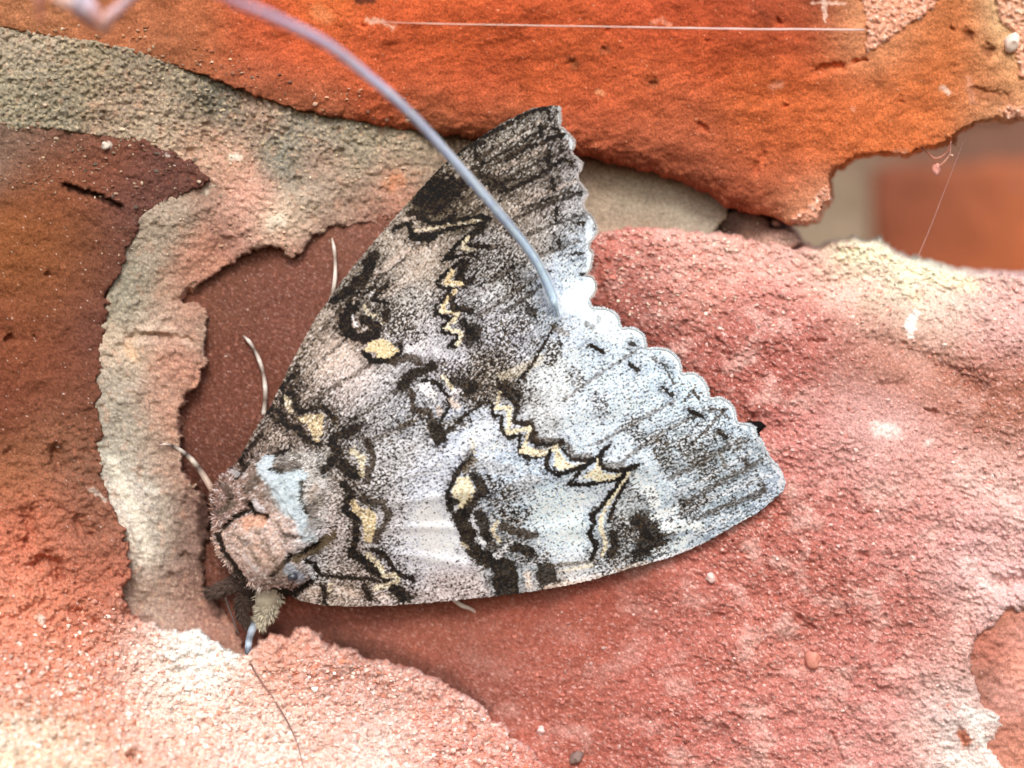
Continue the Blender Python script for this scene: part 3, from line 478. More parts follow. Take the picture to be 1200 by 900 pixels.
# upper wing streaks run towards its tip, lower wing streaks towards its own tip
au, bu = rot(CU, CV, -48); al, bl = rot(CU, CV, -27)
wu = 5 * fbm(CU / 60, CV / 60, 2, 101); bend = (CU - 600) * .05
stU = fbm(au / 26, (bu + wu) / 3.6, 3, 102, .6); stL = fbm(al / 26, (bl + wu) / 3.8, 3, 103, .6)
st = np.where(lowmask, stL, stU)
tipz = np.clip(sstep(180, 60, np.hypot(CU - 880, CV - 590)) + sstep(170, 60, np.hypot(CU - 620, CV - 170)) + .6 * sstep(130, 40, np.hypot(CU - 400, CV - 440)), 0, 1)
fine = np.where(lowmask, fbm((al) / 13, (bl + wu) / 1.9, 2, 105), fbm(au / 13, (bu + wu) / 1.9, 2, 106))
CAN = CAN * np.exp((.30 + .75 * tipz) * .8 * st + (.30 + .35 * tipz + .2 * (~lowmask)) * fine)[..., None]
CAN = CAN * np.exp(.16 * fbm(CU / 12, CV / 12, 3, 108))[..., None]

UPPER = [
 (K,4,.95,[(640,126),(613,135),(593,147),(573,158),(550,170),(530,184),(513,200)]), (K,3,.9,[(643,127),(644,143)]), (K,5,.95,[(643,164),(652,160),(662,158)]), (K,4,.8,[(647,150),(655,153)]), (K,3.5,.9,[(633,148),(635,158)]), (K,5,.9,[(643,177),(643,192)]), (K,4.5,.9,[(648,210),(649,222)]), (K,4,.85,[(652,245),(652,257)]), (K,4,.8,[(655,283),(656,290)]),
 (K,4,.85,[(660,187),(633,205),(600,222),(585,226)]), (K,4,.8,[(643,165),(617,173),(593,188)]), (D2,16,.8,[(577,208),(612,206)],4), (K,7,.6,[(560,205),(590,220)],4), (K,3,.6,[(667,225),(640,235),(620,243)]), (K,4,.8,[(658,187),(670,191)]), (K,4,.7,[(656,175),(660,172)]), (D2,3,.7,[(620,150),(588,168),(565,185)]), (D2,3,.7,[(632,160),(600,180),(575,195)]), (D,5,.5,[(610,190),(640,180)],3),
 (K,5,.7,[(555,210),(545,222)],2), (K,5,.7,[(558,182),(565,192)],2), (K,4,.8,[(547,172),(567,168)],2), (K,4,.9,[(513,200),(500,214),(490,225)]), (K,3.5,.9,[(527,200),(517,210),(505,220)]),
 (K,22,.9,[(503,224),(533,220)],4), (K,15,.85,[(492,236),(510,243),(522,232)],4), (D2,16,.7,[(500,252),(530,238)],5), (K,8,.8,[(480,250),(500,256)],3), (K,4,.5,[(570,240),(555,250)],3), (D2,7,.6,[(545,238),(562,225)],3),
 (K,5,.95,[(463,268),(478,262),(481,278),(490,280),(505,279),(513,273),(530,268),(560,262)],1.), (K,9,.9,[(482,272),(488,279),(505,278)],2), (K,4,.95,[(497,258),(507,263),(530,259),(555,255),(573,254)],1.), (K,7,.8,[(520,262),(530,255)],2), (K,5,.8,[(470,262),(482,262)]),
 (Y,3,.6,[(488,270),(505,268),(530,264),(565,258)],1), (P,4,.5,[(473,258),(485,254)],2),
 (K,4,.95,[(571,256),(557,272),(540,282),(527,297),(521,306),(540,299),(556,298)],1.), (K,6,.9,[(530,296),(523,304)],1.), (K,4,.9,[(573,258),(562,270),(553,278),(550,288),(575,290)],1.), (K,5,.8,[(565,272),(568,268)],1), (Y,4,.9,[(550,276),(544,286),(543,292),(556,293)],1.), (D,4,.6,[(575,290),(590,288)],1.5),
 (K,4,.95,[(542,305),(520,323),(512,331),(517,338),(535,339)],1.), (K,8,.85,[(546,308),(538,323),(545,334),(553,328)],2), (Y2,6,.95,[(530,317),(523,332),(541,333)],1.),
 (K,4,.95,[(527,340),(520,352),(511,358),(512,368),(528,373)],1.), (Y2,5.5,.95,[(533,342),(522,355),(517,365),(537,367)],1.), (K,7,.85,[(530,347),(533,362),(552,365)],2), (K,4,.95,[(530,373),(518,383),(520,390),(538,395),(527,405),(535,407)],1.), (Y,5,.95,[(537,370),(523,385),(543,391),(540,398),(537,403)],1.), (K,8,.85,[(543,378),(552,392)],3), (K,5,.6,[(552,392),(560,400)],3),
 (K,9,.9,[(390,353),(410,340),(427,322),(436,305)],2), (K,5,.8,[(427,308),(440,296)],2), (K,5,.7,[(442,300),(435,320),(420,345)],2), (K,4,.8,[(440,345),(455,332)],1), (K,3,.8,[(437,350),(455,335)],1), (K,4,.9,[(455,355),(437,352)],1), (K,11,.92,[(415,358),(404,373),(405,388),(420,396),(440,393)],3), (K,9,.9,[(425,375),(442,383)],3), (K,8,.8,[(453,366),(450,374)],2), (K,8,.7,[(420,345),(410,355)],3), (K,4,.8,[(428,345),(440,335)],1),
 (Y,3.5,.75,[(427,358),(430,368),(442,370)],1), (Y,3,.6,[(445,374),(449,379)],1), (PW,3,.8,[(413,370),(418,382)],1), (PW,2.5,.8,[(437,342),(432,350)],1), (P,3,.6,[(420,345),(414,356)],1), (D2,16,.55,[(467,387),(490,394)],6), (D,12,.5,[(460,380),(480,370)],6), (K,4,.5,[(393,385),(405,392)],3),
 (Y2,-1,.97,[(427,411),(434,402),(443,398),(453,399),(467,410),(458,419),(443,421),(440,412)],1.), (K,5,.92,[(427,414),(440,424),(458,423),(470,413),(470,406)],1.5), (D2,8,.75,[(460,425),(478,418),(492,424)],3), (K,5,.7,[(430,418),(436,424)],2), (PW,8,.7,[(478,409),(495,404)],3),
 (K,10,.85,[(472,453),(482,440),(507,430)],4), (D2,26,.85,[(525,436),(557,446)],6), (K,12,.6,[(535,450),(552,455)],5), (K,4,.92,[(495,446),(513,448),(520,458),(527,467),(524,483),(517,492)],1.), (PW,10,.85,[(498,454),(507,462)],2), (D2,6,.8,[(483,460),(485,480),(503,483),(507,495)],3), (K,13,.85,[(511,500),(515,514)],4), (OL,8,.6,[(508,505),(514,512)],4), (Y,5,.9,[(520,442),(528,453),(533,458)],1.5), (PW,5,.9,[(528,459),(540,460)],1.5), (P,8,.8,[(531,470),(536,476)],3), (K,7,.8,[(557,452),(545,462)],3),
 (P,7,.7,[(515,478),(516,486)],2), (K,4,.85,[(563,475),(545,487),(523,508)],1.5), (OL,12,.75,[(527,500),(547,493)],4), (D2,8,.5,[(480,495),(500,485)],4), (D2,5,.5,[(440,515),(480,497)],3), (D,3.5,.7,[(487,493),(470,500)],2),
 (D2,14,.7,[(590,260),(607,272)],5), (D2,18,.6,[(585,288),(603,310)],7), (D2,18,.6,[(594,322),(612,345)],7), (K,9,.6,[(620,364),(628,368)],4), (K,3,.9,[(682,322),(694,320)],1), (K,3,.8,[(672,298),(680,298)],1), (K,3,.8,[(673,262),(684,262)],1), (K,3,.7,[(668,226),(684,226)],1), (D,22,.5,[(558,300),(575,320)],9), (K,16,.7,[(556,388),(552,398)],5), (D,20,.5,[(592,408),(580,420)],8), (D,14,.5,[(612,380),(590,385)],6), (D,16,.45,[(560,420),(590,425)],7),
 (D2,14,.75,[(552,472),(580,462),(607,456)],4), (K,12,.7,[(588,452),(606,466)],4), (Y,10,.45,[(590,442),(620,430),(632,420)],6), (K,3,.9,[(652,378),(643,395),(633,412),(622,430),(607,448)],1), (D,6,.5,[(650,385),(664,392)],3), (D,12,.55,[(645,405),(652,420)],5),
 (K,7,.9,[(320,478),(307,483)],2), (K,6,.9,[(347,453),(338,463),(330,470)],2), (K,6,.85,[(344,460),(348,478)],2), (Y,6,.8,[(335,467),(341,482)],2), (K,7,.9,[(328,482),(334,498),(350,502),(360,518),(375,520)],2), (K,5,.9,[(350,483),(380,477),(392,492)],2), (Y2,-1,.85,[(348,490),(365,487),(378,485),(378,508),(372,518),(360,497)],2), (K,9,.9,[(388,520),(397,528),(390,540),(380,550)],3), (K,9,.8,[(393,513),(418,502)],3), (K,12,.9,[(402,546),(416,556)],3),
 (Y,8,.9,[(414,529),(425,537),(425,555)],2), (D2,7,.8,[(430,517),(438,537),(430,563)],3), (K,4,.85,[(322,533),(340,526)],1.5), (K,5,.85,[(289,532),(281,540)],2), (K,4,.8,[(308,508),(298,520),(288,532)],2), (K,5,.85,[(347,438),(338,446),(330,455)],2), (K,5,.8,[(318,488),(325,494)],2), (OL,6,.5,[(392,490),(396,500)],3), (P,6,.5,[(325,472),(320,470)],2),
]
LOWER = [
 (K,4,.9,[(565,472),(577,472),(578,487),(588,487),(588,505),(597,513),(610,510),(608,530),(620,538),(640,532)],1.2), (K,5,.85,[(600,468),(607,477),(602,495),(620,497),(626,507),(622,516),(640,522),(652,521),(660,518)],1.6), (D2,9,.6,[(620,498),(632,518),(655,519)],3), (Y,5.5,.97,[(585,461),(583,478),(598,479),(595,507),(607,505),(620,502)],1.), (Y,4,.97,[(622,503),(617,514),(616,524)],1.),
 (Y,-1,.97,[(609,530),(616,517),(619,524),(626,526),(640,528),(652,522),(652,528),(640,534),(622,534)],1.), (Y,-1,.97,[(650,546),(652,530),(654,522),(657,532),(662,540),(672,546),(682,545),(670,549),(655,551)],1.), (Y,3,.85,[(680,546),(690,541)],1), (K,4.5,.95,[(645,530),(641,540),(640,548),(653,557),(668,552),(680,548),(693,542),(706,530),(715,522)],1.2), (K,4,.85,[(660,526),(663,531),(670,539),(692,540)],1.2), (D2,6,.6,[(665,522),(672,536),(692,536)],3), (K,3,.7,[(628,523),(645,520)],2),
 (K,4.5,.95,[(692,540),(680,553),(667,568),(693,568),(710,564),(723,561),(735,556),(743,547)],1.2), (Y,-1,.97,[(683,560),(692,554),(698,550),(701,537),(704,540),(703,551),(708,556),(720,557),(733,555),(715,562),(700,563)],1.), (K,4.5,.9,[(705,532),(704,543),(708,550),(727,552),(748,545)],1.3), (D,6,.5,[(712,545),(730,546)],3),
 (K,5,.95,[(734,553),(717,578),(702,598),(693,606),(697,612),(691,627),(699,638),(694,656)],1.5), (K,4,.9,[(745,550),(730,572),(720,592),(714,610)],1.5), (K,7,.8,[(718,627),(721,642),(715,652)],3), (Y,3,.95,[(738,554),(724,575),(711,593),(705,607)],.8), (Y,5.5,.85,[(705,605),(704,615),(706,625),(711,636),(707,650)],1.5), (K,8,.6,[(695,602),(700,598)],2),
 (K,28,.6,[(755,616),(762,636)],7), (D2,24,.8,[(756,616),(770,640)],6), (K,8,.8,[(745,608),(760,630)],4), (K,8,.8,[(745,650),(785,638)],3), (D2,16,.75,[(726,612),(740,624)],5), (D,14,.6,[(742,577),(760,584)],6), (GR,8,.8,[(735,622),(738,630)],3), (W,5,.8,[(745,622),(748,628)],2), (D2,10,.6,[(725,655),(750,658)],4),
 (WW,12,.85,[(763,577),(768,590)],4), (WW,8,.85,[(765,606),(780,602),(797,597)],2), (WW,11,.85,[(780,618),(800,615),(820,616)],3), (WW,7,.7,[(768,647),(785,641),(802,635)],2.5), (D2,9,.65,[(797,585),(803,606),(815,600)],4), (D,9,.6,[(803,595),(830,585)],4), (WW,12,.6,[(745,560),(750,575)],5),
 (Y,-1,.97,[(530,579),(534,568),(538,560),(548,558),(552,564),(555,574),(553,588),(545,598),(537,597),(539,588)],1.), (K,6,.9,[(552,530),(548,540),(534,557),(526,576)],2), (K,6,.85,[(525,578),(528,598)],2.5), (K,6,.8,[(528,588),(536,588)],2), (K,10,.8,[(557,557),(566,575),(553,592),(545,602)],4), (D2,15,.75,[(567,567),(590,571)],6), (K,16,.88,[(540,606),(547,622),(551,640),(563,652),(583,657)],5), (OL,8,.4,[(545,615),(550,640)],4), (K,11,.8,[(562,603),(568,620),(570,632)],4),
 (Y,5,.85,[(584,612),(578,620),(580,628),(585,634)],1.5), (Y,5,.6,[(542,638),(548,642)],2), (W,4,.9,[(562,630),(568,638)],1.5), (W,3,.7,[(576,604),(578,608)],1.5), (D2,15,.85,[(586,594),(600,604)],4), (D2,9,.8,[(590,617),(610,625),(628,627)],3), (D2,8,.6,[(575,640),(590,645)],3), (K,10,.8,[(600,640),(623,648)],4), (D2,10,.7,[(617,657),(640,654)],4), (W,7,.85,[(582,651),(594,642),(598,636)],2), (D2,10,.6,[(560,650),(565,662)],4), (D,9,.6,[(565,580),(580,590),(600,582)],4), (D,12,.5,[(605,610),(620,600)],5), (GR,6,.7,[(592,608),(610,612)],2),
 (K,28,.82,[(591,667),(595,692)],3), (P,6,.8,[(618,672),(620,688)],3), (K,22,.75,[(641,672),(648,688)],4), (P,6,.8,[(640,690),(700,676),(760,660)],3), (Y,3,.6,[(655,670),(695,663)],1.5), (W,4,.6,[(670,680),(720,670)],2), (D,3,.6,[(640,664),(700,658)],2), (PW,3,.8,[(760,660),(830,636),(880,606)],1),
 (K,8,.92,[(403,568),(412,578),(404,598),(417,607),(418,625),(415,640),(413,650),(425,657),(437,663),(456,684),(472,702)],2.5), (K,9,.7,[(424,655),(440,670)],4), (Y2,-1,.92,[(411,587),(416,586),(421,594),(428,598),(433,597),(441,604),(440,620),(436,635),(428,635),(427,618),(424,608),(415,600)],1.5), (K,6,.7,[(425,585),(440,592)],3), (D2,7,.8,[(447,588),(457,603),(452,614),(443,624),(440,634)],3), (D2,12,.7,[(418,575),(432,585)],5),
 (Y,7,.95,[(432,651),(441,658),(448,670)],1.5), (K,5.5,.92,[(438,645),(450,650),(457,658),(461,668),(470,674),(484,679)],1.8), (Y,6,.85,[(449,676),(462,674),(467,680),(455,686),(440,690)],2), (K,3.5,.85,[(373,674),(395,676),(433,679),(445,682)],1.5), (K,5,.9,[(377,686),(382,696),(380,706)],2), (K,6,.85,[(427,687),(433,702)],3), (P,14,.7,[(358,695),(372,690)],3), (P,10,.7,[(400,692),(420,695)],3), (K,8,.75,[(465,690),(480,700)],3), (Y,5,.7,[(388,685),(386,693)],2), (P,5,.7,[(445,698),(455,700)],2),
 (K,4,.85,[(738,427),(748,434)],1.2), (K,4,.85,[(777,455),(788,463)],1.2), (K,4,.9,[(808,481),(823,489)],1.2), (K,4,.85,[(691,404),(707,413)],1.2), (K,5,.8,[(843,507),(850,514)],1.5), (K,5,.7,[(739,403),(743,404)],2), (K,4,.7,[(777,428),(781,430)],1.5), (D2,2.5,.8,[(815,455),(812,460),(802,470)],1), (D2,3,.8,[(813,458),(819,468)],1), (D2,3,.7,[(848,482),(828,504),(812,520)],1.5), (D2,2.5,.7,[(833,480),(853,480)],1), (D2,2.5,.7,[(782,436),(790,450)],1), (D2,5,.7,[(688,380),(694,383)],2), (D2,2.5,.6,[(848,484),(855,492)],1),
 (D2,3,.6,[(877,515),(860,530)],1.5), (D2,6,.7,[(872,538),(877,545)],2.5), (D2,6,.6,[(893,568),(896,575)],3), (D,4,.6,[(845,533),(850,548)],2), (D2,3,.6,[(703,372),(700,380)],1.5), (D2,3,.5,[(765,418),(770,424)],2),
 (D,14,.55,[(670,438),(678,452)],5), (D,15,.6,[(700,468),(706,486)],5), (D,13,.6,[(738,494),(746,510)],5), (D,15,.6,[(777,515),(782,545)],5), (D2,8,.6,[(600,455),(612,470)],4), (D,16,.5,[(755,515),(775,522)],6), (D,11,.5,[(652,408),(646,425)],5), (D,16,.6,[(803,522),(826,540)],6), (D,8,.55,[(770,535),(790,550)],4), (D,10,.5,[(625,455),(628,470)],4), (D,9,.5,[(812,538),(840,560)],5), (D,8,.5,[(840,505),(830,520)],4),
 (GR,18,.5,[(620,565),(600,580)],8), (D,14,.4,[(450,560),(440,575)],7), (GR,10,.5,[(560,545),(600,552)],6), (PW,16,.7,[(500,600),(506,640)],8), (W,12,.5,[(560,510),(545,530)],6), (Y,4,.5,[(553,515),(556,530)],2),
 (OL,7,.7,[(555,540),(546,552)],3)]
STR = [(D2,5,.55,[(785,562),(835,534),(868,516)],3), (D2,5,.55,[(800,592),(850,563),(893,540)],3), (D2,5,.6,[(765,634),(830,602),(897,576)],3), (W,4,.5,[(795,578),(850,548),(880,530)],2), (W,5,.6,[(770,617),(830,586),(900,556)],2), (W,4,.5,[(720,662),(800,634),(870,600)],2), (D2,4,.5,[(700,520),(740,498),(790,470)],2), (D2,4,.5,[(730,540),(780,505),(835,478)],2), (D2,3,.45,[(660,470),(700,440),(745,412)],2),
       (K,3,.7,[(545,205),(592,178),(640,150)],2), (K,3,.6,[(560,232),(612,200),(664,176)],2), (P,4,.6,[(560,215),(605,190),(640,172)],2), (P,4,.5,[(600,165),(635,142)],2), (K,3,.55,[(590,262),(640,240),(684,226)],2), (K,3,.5,[(600,285),(650,262),(688,250)],2), (P,4,.5,[(590,250),(640,226),(676,212)],2), (D2,4,.5,[(575,330),(630,300),(680,282)],2), (K,3,.5,[(440,330),(490,290),(520,262)],2), (K,3,.5,[(380,420),(420,385),(450,352)],2),
       (D2,4,.5,[(365,470),(430,430),(470,400)],2), (P,4,.6,[(370,440),(410,412),(430,395)],2), (D2,3,.5,[(400,500),(450,470),(480,445)],2), (D2,3,.5,[(345,430),(375,390),(400,360)],2), (K,4,.6,[(640,330),(616,350),(590,366)],3), (D2,5,.5,[(560,372),(600,345),(640,318)],3), (W,5,.5,[(560,360),(590,330),(610,312)],3), (P,6,.6,[(440,322),(475,296),(510,290)],4), (P,8,.5,[(450,345),(500,312)],5)]
CAN = strokes(CU, CV, CAN, STR, 2.2, 6, 205, .3)
dens = dens + (.55 * tipz + .10) * (.75 * st + .6 * fine)
def mottle(lst):
    global dens
    out = []
    for st_ in lst:
        soft = st_[4] if len(st_) > 4 else 1.2
        if soft >= 4 and .02 < float(st_[0][0]) < .14:
            m = st_[1] + soft * 3 + 6; xs = [p[0] for p in st_[3]]; ys = [p[1] for p in st_[3]]
            j0, j1 = int(max(min(ys) - m - 105, 0)), int(min(ys) * 0 + max(ys) + m - 105); i0, i1 = int(max(min(xs) - m - 225, 0)), int(max(xs) + m - 225); sl = (slice(j0, j1), slice(i0, i1))
            u, v = CU[sl], CV[sl]; d = segdist(u + 6 * perlin(u / 13, v / 13, 231), v + 6 * perlin(u / 13, v / 13, 232), st_[3]); k = (1 - sstep(st_[1] * .2, st_[1] * .62 + soft, d)) * st_[2]
            dark = 1.25 if float(st_[0][0]) < .02 else 1.
            dens[sl] = np.maximum(dens[sl], 0) + k * (.40 * dark + .5 * np.clip(st[sl] + fine[sl] * .7, -.3, .5)); out.append(tuple([st_[0], st_[1], st_[2] * (.5 if dark > 1 else .26), st_[3], soft * 1.5]))
        else: out.append(st_)
    return out
def halo(lst, amt, rad):
    global dens
    acc = np.zeros_like(dens)
    for st_ in lst:
        if float(st_[0][0]) > .03 or st_[1] < 3: continue
        m = rad * 3 + 10; xs = [p[0] for p in st_[3]]; ys = [p[1] for p in st_[3]]
        sl = (slice(int(max(min(ys) - m - 105, 0)), int(max(ys) + m - 105)), slice(int(max(min(xs) - m - 225, 0)), int(max(xs) + m - 225)))
        u, v = CU[sl], CV[sl]; d = segdist(u + 7 * perlin(u / 9, v / 9, 241), v + 7 * perlin(u / 9, v / 9, 242), st_[3]) - st_[1] * .5
        acc[sl] = np.maximum(acc[sl], np.exp(-(np.maximum(d, 0) / rad) ** 2) * min(1, st_[1] / 6))
    dens = dens + amt * acc * (.6 + 1.6 * np.clip(st + .8 * fine, -.4, .6) + .6 * fbm(CU / 14, CV / 14, 2, 244)); return acc
ac = halo(UPPER, .20, 8) + halo(LOWER, .18, 6)
CAN = (np.maximum(CAN, 1e-4) ** .4545 * (1 - .16 * np.clip(ac, 0, 1)[..., None] * (1 - np.array([.1, .06, 0], f32)))) ** 2.2
sk = sstep(.12, .42, .8 * fine + .6 * st + .25 * (ac > .2)) * np.where(lowmask, .22 + .3 * tipz + .2 * sstep(460, 380, CU), .42 + .2 * tipz)
CAN = (np.maximum(CAN, 1e-4) ** .4545 * (1 - sk[..., None] * .75)) ** 2.2
CAN = strokes(CU, CV, CAN, mottle(UPPER), 2.6, 4.4, 201, .28, 1.05)
CAN2 = strokes(CU, CV, CAN, mottle(LOWER), 2.0, 3.8, 207, .26, 1.03)
# single scales: dark and light flecks
n1 = white(np.floor(CU / 1.0), np.floor(CV / 1.0), 5); n2 = perlin(CU / 1.9, CV / 1.9, 121) * .7 + .5; n3 = np.clip(.5 + .8 * st, 0, 1)
n2 = np.where(lowmask, perlin(al / 5.2, bl / 2.3, 121), perlin(au / 5.2, bu / 2.3, 122)) * .85 + .5; n2b = np.where(lowmask, perlin(al / 2.6, bl / 1.6, 125), perlin(au / 2.6, bu / 1.6, 126)) * .9 + .5
mixn = .10 * n1 + .32 * n2 + .34 * n2b + .24 * n3
def gmix(C, col, k):
    k = k[..., None]; return (np.maximum(C, 1e-4) ** .4545 * (1 - k) + col ** .4545 * k) ** 2.2
dens = np.minimum(dens + .07 * fbm(CU / 9, CV / 9, 3, 255) * 2, .60 + .25 * fbm(CU / 6, CV / 6, 2, 251))
yel = sstep(.05, .16, CAN2[..., 0] - CAN2[..., 2]) * sstep(.25, .4, CAN2[..., 0])
_q = sstep(-.1, .6, fbm(CU / 5, CV / 5, 3, 253) + .5 * st)[..., None]
CAN2 = gmix(CAN2, lin((38, 32, 28)) * (1 - _q) + lin((92, 80, 66)) * _q, sstep(-.07, .12, dens * .66 + .19 - mixn) * (.88 - .4 * yel))
lum = CAN2.mean(-1)
CAN2 = gmix(CAN2, lin((240, 238, 240)), sstep(-.02, .14, mixn - .58) * .5 * (.22 + .78 * sstep(.03, .2, lum)))
CAN2 = CAN2 * np.exp(.34 * (perlin(CU / 2.3, CV / 2.3, 128) + .5 * perlin(CU / 1.3, CV / 1.3, 129)))[..., None]
_g = np.maximum(CAN2, 1e-4) ** .4545; CAN2 = np.clip(.47 + (_g - .475) * 1.15, .13, .90) ** 2.2 * np.array([.98, 1., 1.01], f32)
# pale scalloped fringe and the glow of light where the silk lands, painted white
fr = [(WW,4,.75,[(656,128),(657,146),(668,160),(672,176)],3), (W,4,.6,[(673,178),(680,192),(679,205),(686,222),(684,238),(693,256)],3), (WW,6,.8,[(693,258),(690,275),(694,300),(688,318),(697,335),(690,352)],4), (WW,6,.85,[(690,356),(706,362),(724,373),(728,384),(750,390),(759,406),(780,410),(797,425),(799,438)],3),
      (WW,4.5,.8,[(799,438),(815,440),(829,455),(832,467),(848,468),(861,482),(862,494),(884,500),(885,510)],3), (W,4,.8,[(890,516),(905,540),(917,560),(915,572)],2.5), (WW,16,.8,[(690,335),(680,352),(662,358)],9), (WW,20,.5,[(668,352),(700,372),(725,390)],12), (W,14,.5,[(640,345),(650,355)],8)]
CAN2 = strokes(CU, CV, CAN2, fr, 3., 5, 211, .2)
for q in ([(682,322),(694,320)], [(692,404),(707,413)], [(643,164),(652,160),(662,158)], [(648,150),(655,153)]):
    CAN2 = strokes(CU, CV, CAN2, [(K, 3, .8, q, 1)], 1, 4, 213)
BODY = [(lin((200, 216, 226)),-1,.80,[(300,545),(310,535),(320,535),(317,550),(337,555),(347,550),(360,558),(350,567),(353,587),(358,613),(372,633),(363,640),(353,633),(347,613),(330,600),(320,583),(313,567),(302,557)],2), (K,6,.95,[(292,592),(300,602),(312,606)],1.5), (K,5,.85,[(263,618),(275,606),(290,598)],2.5), (PW,6,.9,[(298,588),(306,598)],2),
        (lin((222,172,146)),14,.7,[(288,613),(306,611)],4), (K,5,.9,[(255,626),(262,645),(276,664),(288,682)],2), (OL,9,.9,[(347,655),(360,647),(373,640),(390,627)],2.5), (K,4,.8,[(340,650),(336,660)],2), (K,4,.85,[(352,650),(372,636)],1.2), (D2,8,.6,[(262,570),(270,582)],4), (D2,12,.5,[(330,548),(345,546)],4), (K,5,.7,[(318,550),(328,552)],2),  # dark collar stroke: shadow below the head's edge, painted in
        (K,4,.8,[(280,540),(288,548),(276,560)],2), (W,6,.6,[(273,552),(277,556)],2), (D2,4,.6,[(330,628),(352,630)],2), (K,5,.95,[(358,657),(368,661),(373,668),(370,678),(361,683)],1.2), (W,7,.9,[(364,668),(366,673)],1.5), (lin((170,182,198)),12,.8,[(337,667),(350,678)],3), (K,6,.9,[(320,692),(343,695),(358,686)],2), (K,5,.85,[(338,654),(325,668),(318,674)],2),
        (D,14,.5,[(365,600),(372,580)],5), (GR,12,.6,[(370,612),(362,622)],4), (K,4,.7,[(353,565),(352,585),(358,600)],1.5), (P,8,.5,[(370,570),(362,585)],3), (D2,8,.5,[(300,560),(288,575)],4), (D,7,.6,[(272,590),(258,600)],3), (PW,5,.6,[(380,565),(370,580)],2), (lin((178,148,130)),20,.4,[(300,650),(320,660)],8), (D,3,.5,[(272,625),(290,640),(305,662)],2), (D,3,.45,[(300,622),(315,645),(325,665)],2), (D2,3,.5,[(262,600),(270,585)],2), (PW,4,.5,[(285,650),(300,668)],3), (D,3,.5,[(325,612),(335,635)],2), (GR,5,.5,[(312,575),(330,600)],3), (K,4,.6,[(278,668),(276,672)],2)]
_b = (390, 700)
inb = (sstep(0, 6, 30 - np.hypot(CU - 320, (CV - 610)) / 3.2))
CAN2 = np.where(((CU < 385) & (CV > 530))[..., None] * (inb > 0)[..., None], (CAN2 * np.array([1.25, 1.32, 1.38], f32)), CAN2)
CAN2 = strokes(CU, CV, CAN2, BODY, 1.6, 4, 217, .15)
CAN2 = np.clip(CAN2, .01, .9)
def canvas(U, V, H=None):
    i = np.clip((U - 225 + .5).astype(int), 0, len(g) - 1); j = np.clip((V - 105 + .5).astype(int), 0, len(gv) - 1); return CAN2[j, i]

moth = empty('moth', tuple(P3(470, 540, -.35)), label='large grey and cream underwing moth with scalloped zigzag-banded wings, clinging to the pink brick', cat='moth')
UW = [(290, 520), (303, 498), (318, 476), (335, 440), (345, 420), (360, 392), (372, 370), (386, 352), (400, 331), (415, 312), (435, 288), (455, 265), (470, 247), (490, 225), (505, 209), (520, 193), (545, 173), (565, 160), (590, 144), (610, 134), (625, 127), (640, 125), (650, 124), (656, 125), (657, 140), (656, 147), (663, 153), (672, 163), (673, 170), (670, 178), (674, 184),
      (682, 190), (681, 198), (677, 204), (678, 212), (684, 220), (689, 227), (684, 236), (685, 245), (693, 252), (698, 262), (700, 272), (692, 284), (691, 291), (695, 298), (692, 315), (687, 322), (694, 324), (699, 333), (697, 343), (691, 351), (690, 362), (672, 384), (650, 420), (610, 470), (520, 510), (420, 540), (380, 580), (330, 590), (270, 560)]
LW = [(330, 560), (372, 556), (392, 537), (432, 512), (500, 492), (560, 476), (607, 452), (625, 425), (643, 395), (652, 376), (664, 362), (680, 351), (690, 352), (694, 360), (706, 361), (716, 364), (724, 371), (728, 384), (738, 384), (748, 387), (755, 394), (758, 408), (770, 408), (782, 410), (792, 417), (798, 427), (799, 438), (812, 437), (822, 443), (829, 454), (832, 467), (844, 466), (854, 471), (861, 481),
      (864, 495), (876, 497), (885, 501), (886, 510), (893, 517), (897, 527), (905, 540), (912, 546), (917, 555), (920, 565), (917, 575), (908, 583), (898, 592), (885, 602), (860, 615), (840, 627), (820, 638), (800, 647), (780, 654), (750, 662), (720, 671), (690, 680), (650, 688), (600, 696), (550, 701), (500, 706), (460, 709), (420, 710), (380, 709), (350, 703), (330, 690), (300, 640), (310, 590)]
def veins(U, V, u0, v0, n, amp, s):
    th = np.arctan2(V - v0, U - u0); r = np.hypot(U - u0, V - v0)
    return amp * (np.cos(th * n + .6 * perlin(r / 120, th * 2, s)) ** 8) * sstep(60, 200, r)
UWh = [(290, 530, -.1), (330, 450, -.24), (380, 362, -.22), (430, 295, -.2), (490, 228, -.16), (545, 173, .02), (600, 140, .2), (650, 126, .32), (660, 160, .30), (680, 220, .2), (693, 270, .12), (690, 340, .1), (600, 200, .24), (560, 260, .16), (620, 280, .2), (640, 340, .18), (500, 300, .06), (440, 360, -.0), (400, 420, -.02), (460, 430, .12),
       (520, 400, .18), (580, 420, .2), (640, 400, .16), (360, 480, .0), (420, 500, .2), (500, 480, .24), (560, 465, .2), (350, 560, .2), (620, 440, .18), (450, 270, -.2), (350, 410, -.24), (470, 310, .02)]
LWh = [(350, 580, .3), (390, 545, .3), (430, 518, .31), (500, 497, .31), (560, 480, .28), (607, 455, .25), (650, 390, .22), (690, 355, .18), (730, 385, .12), (799, 440, .1), (860, 490, .1), (918, 565, .1), (880, 600, .08), (800, 645, .0), (700, 676, -.08), (600, 694, -.16), (500, 705, -.2), (400, 709, -.24), (350, 702, -.2), (450, 640, .18), (540, 640, .14),
       (640, 640, .13), (740, 620, .12), (820, 600, .15), (600, 560, .28), (700, 520, .24), (780, 500, .2), (700, 440, .22), (820, 540, .2), (500, 560, .32), (420, 600, .28), (360, 640, .2), (450, 680, .02), (550, 675, .02), (650, 665, .04), (740, 652, .05), (380, 680, .0)]
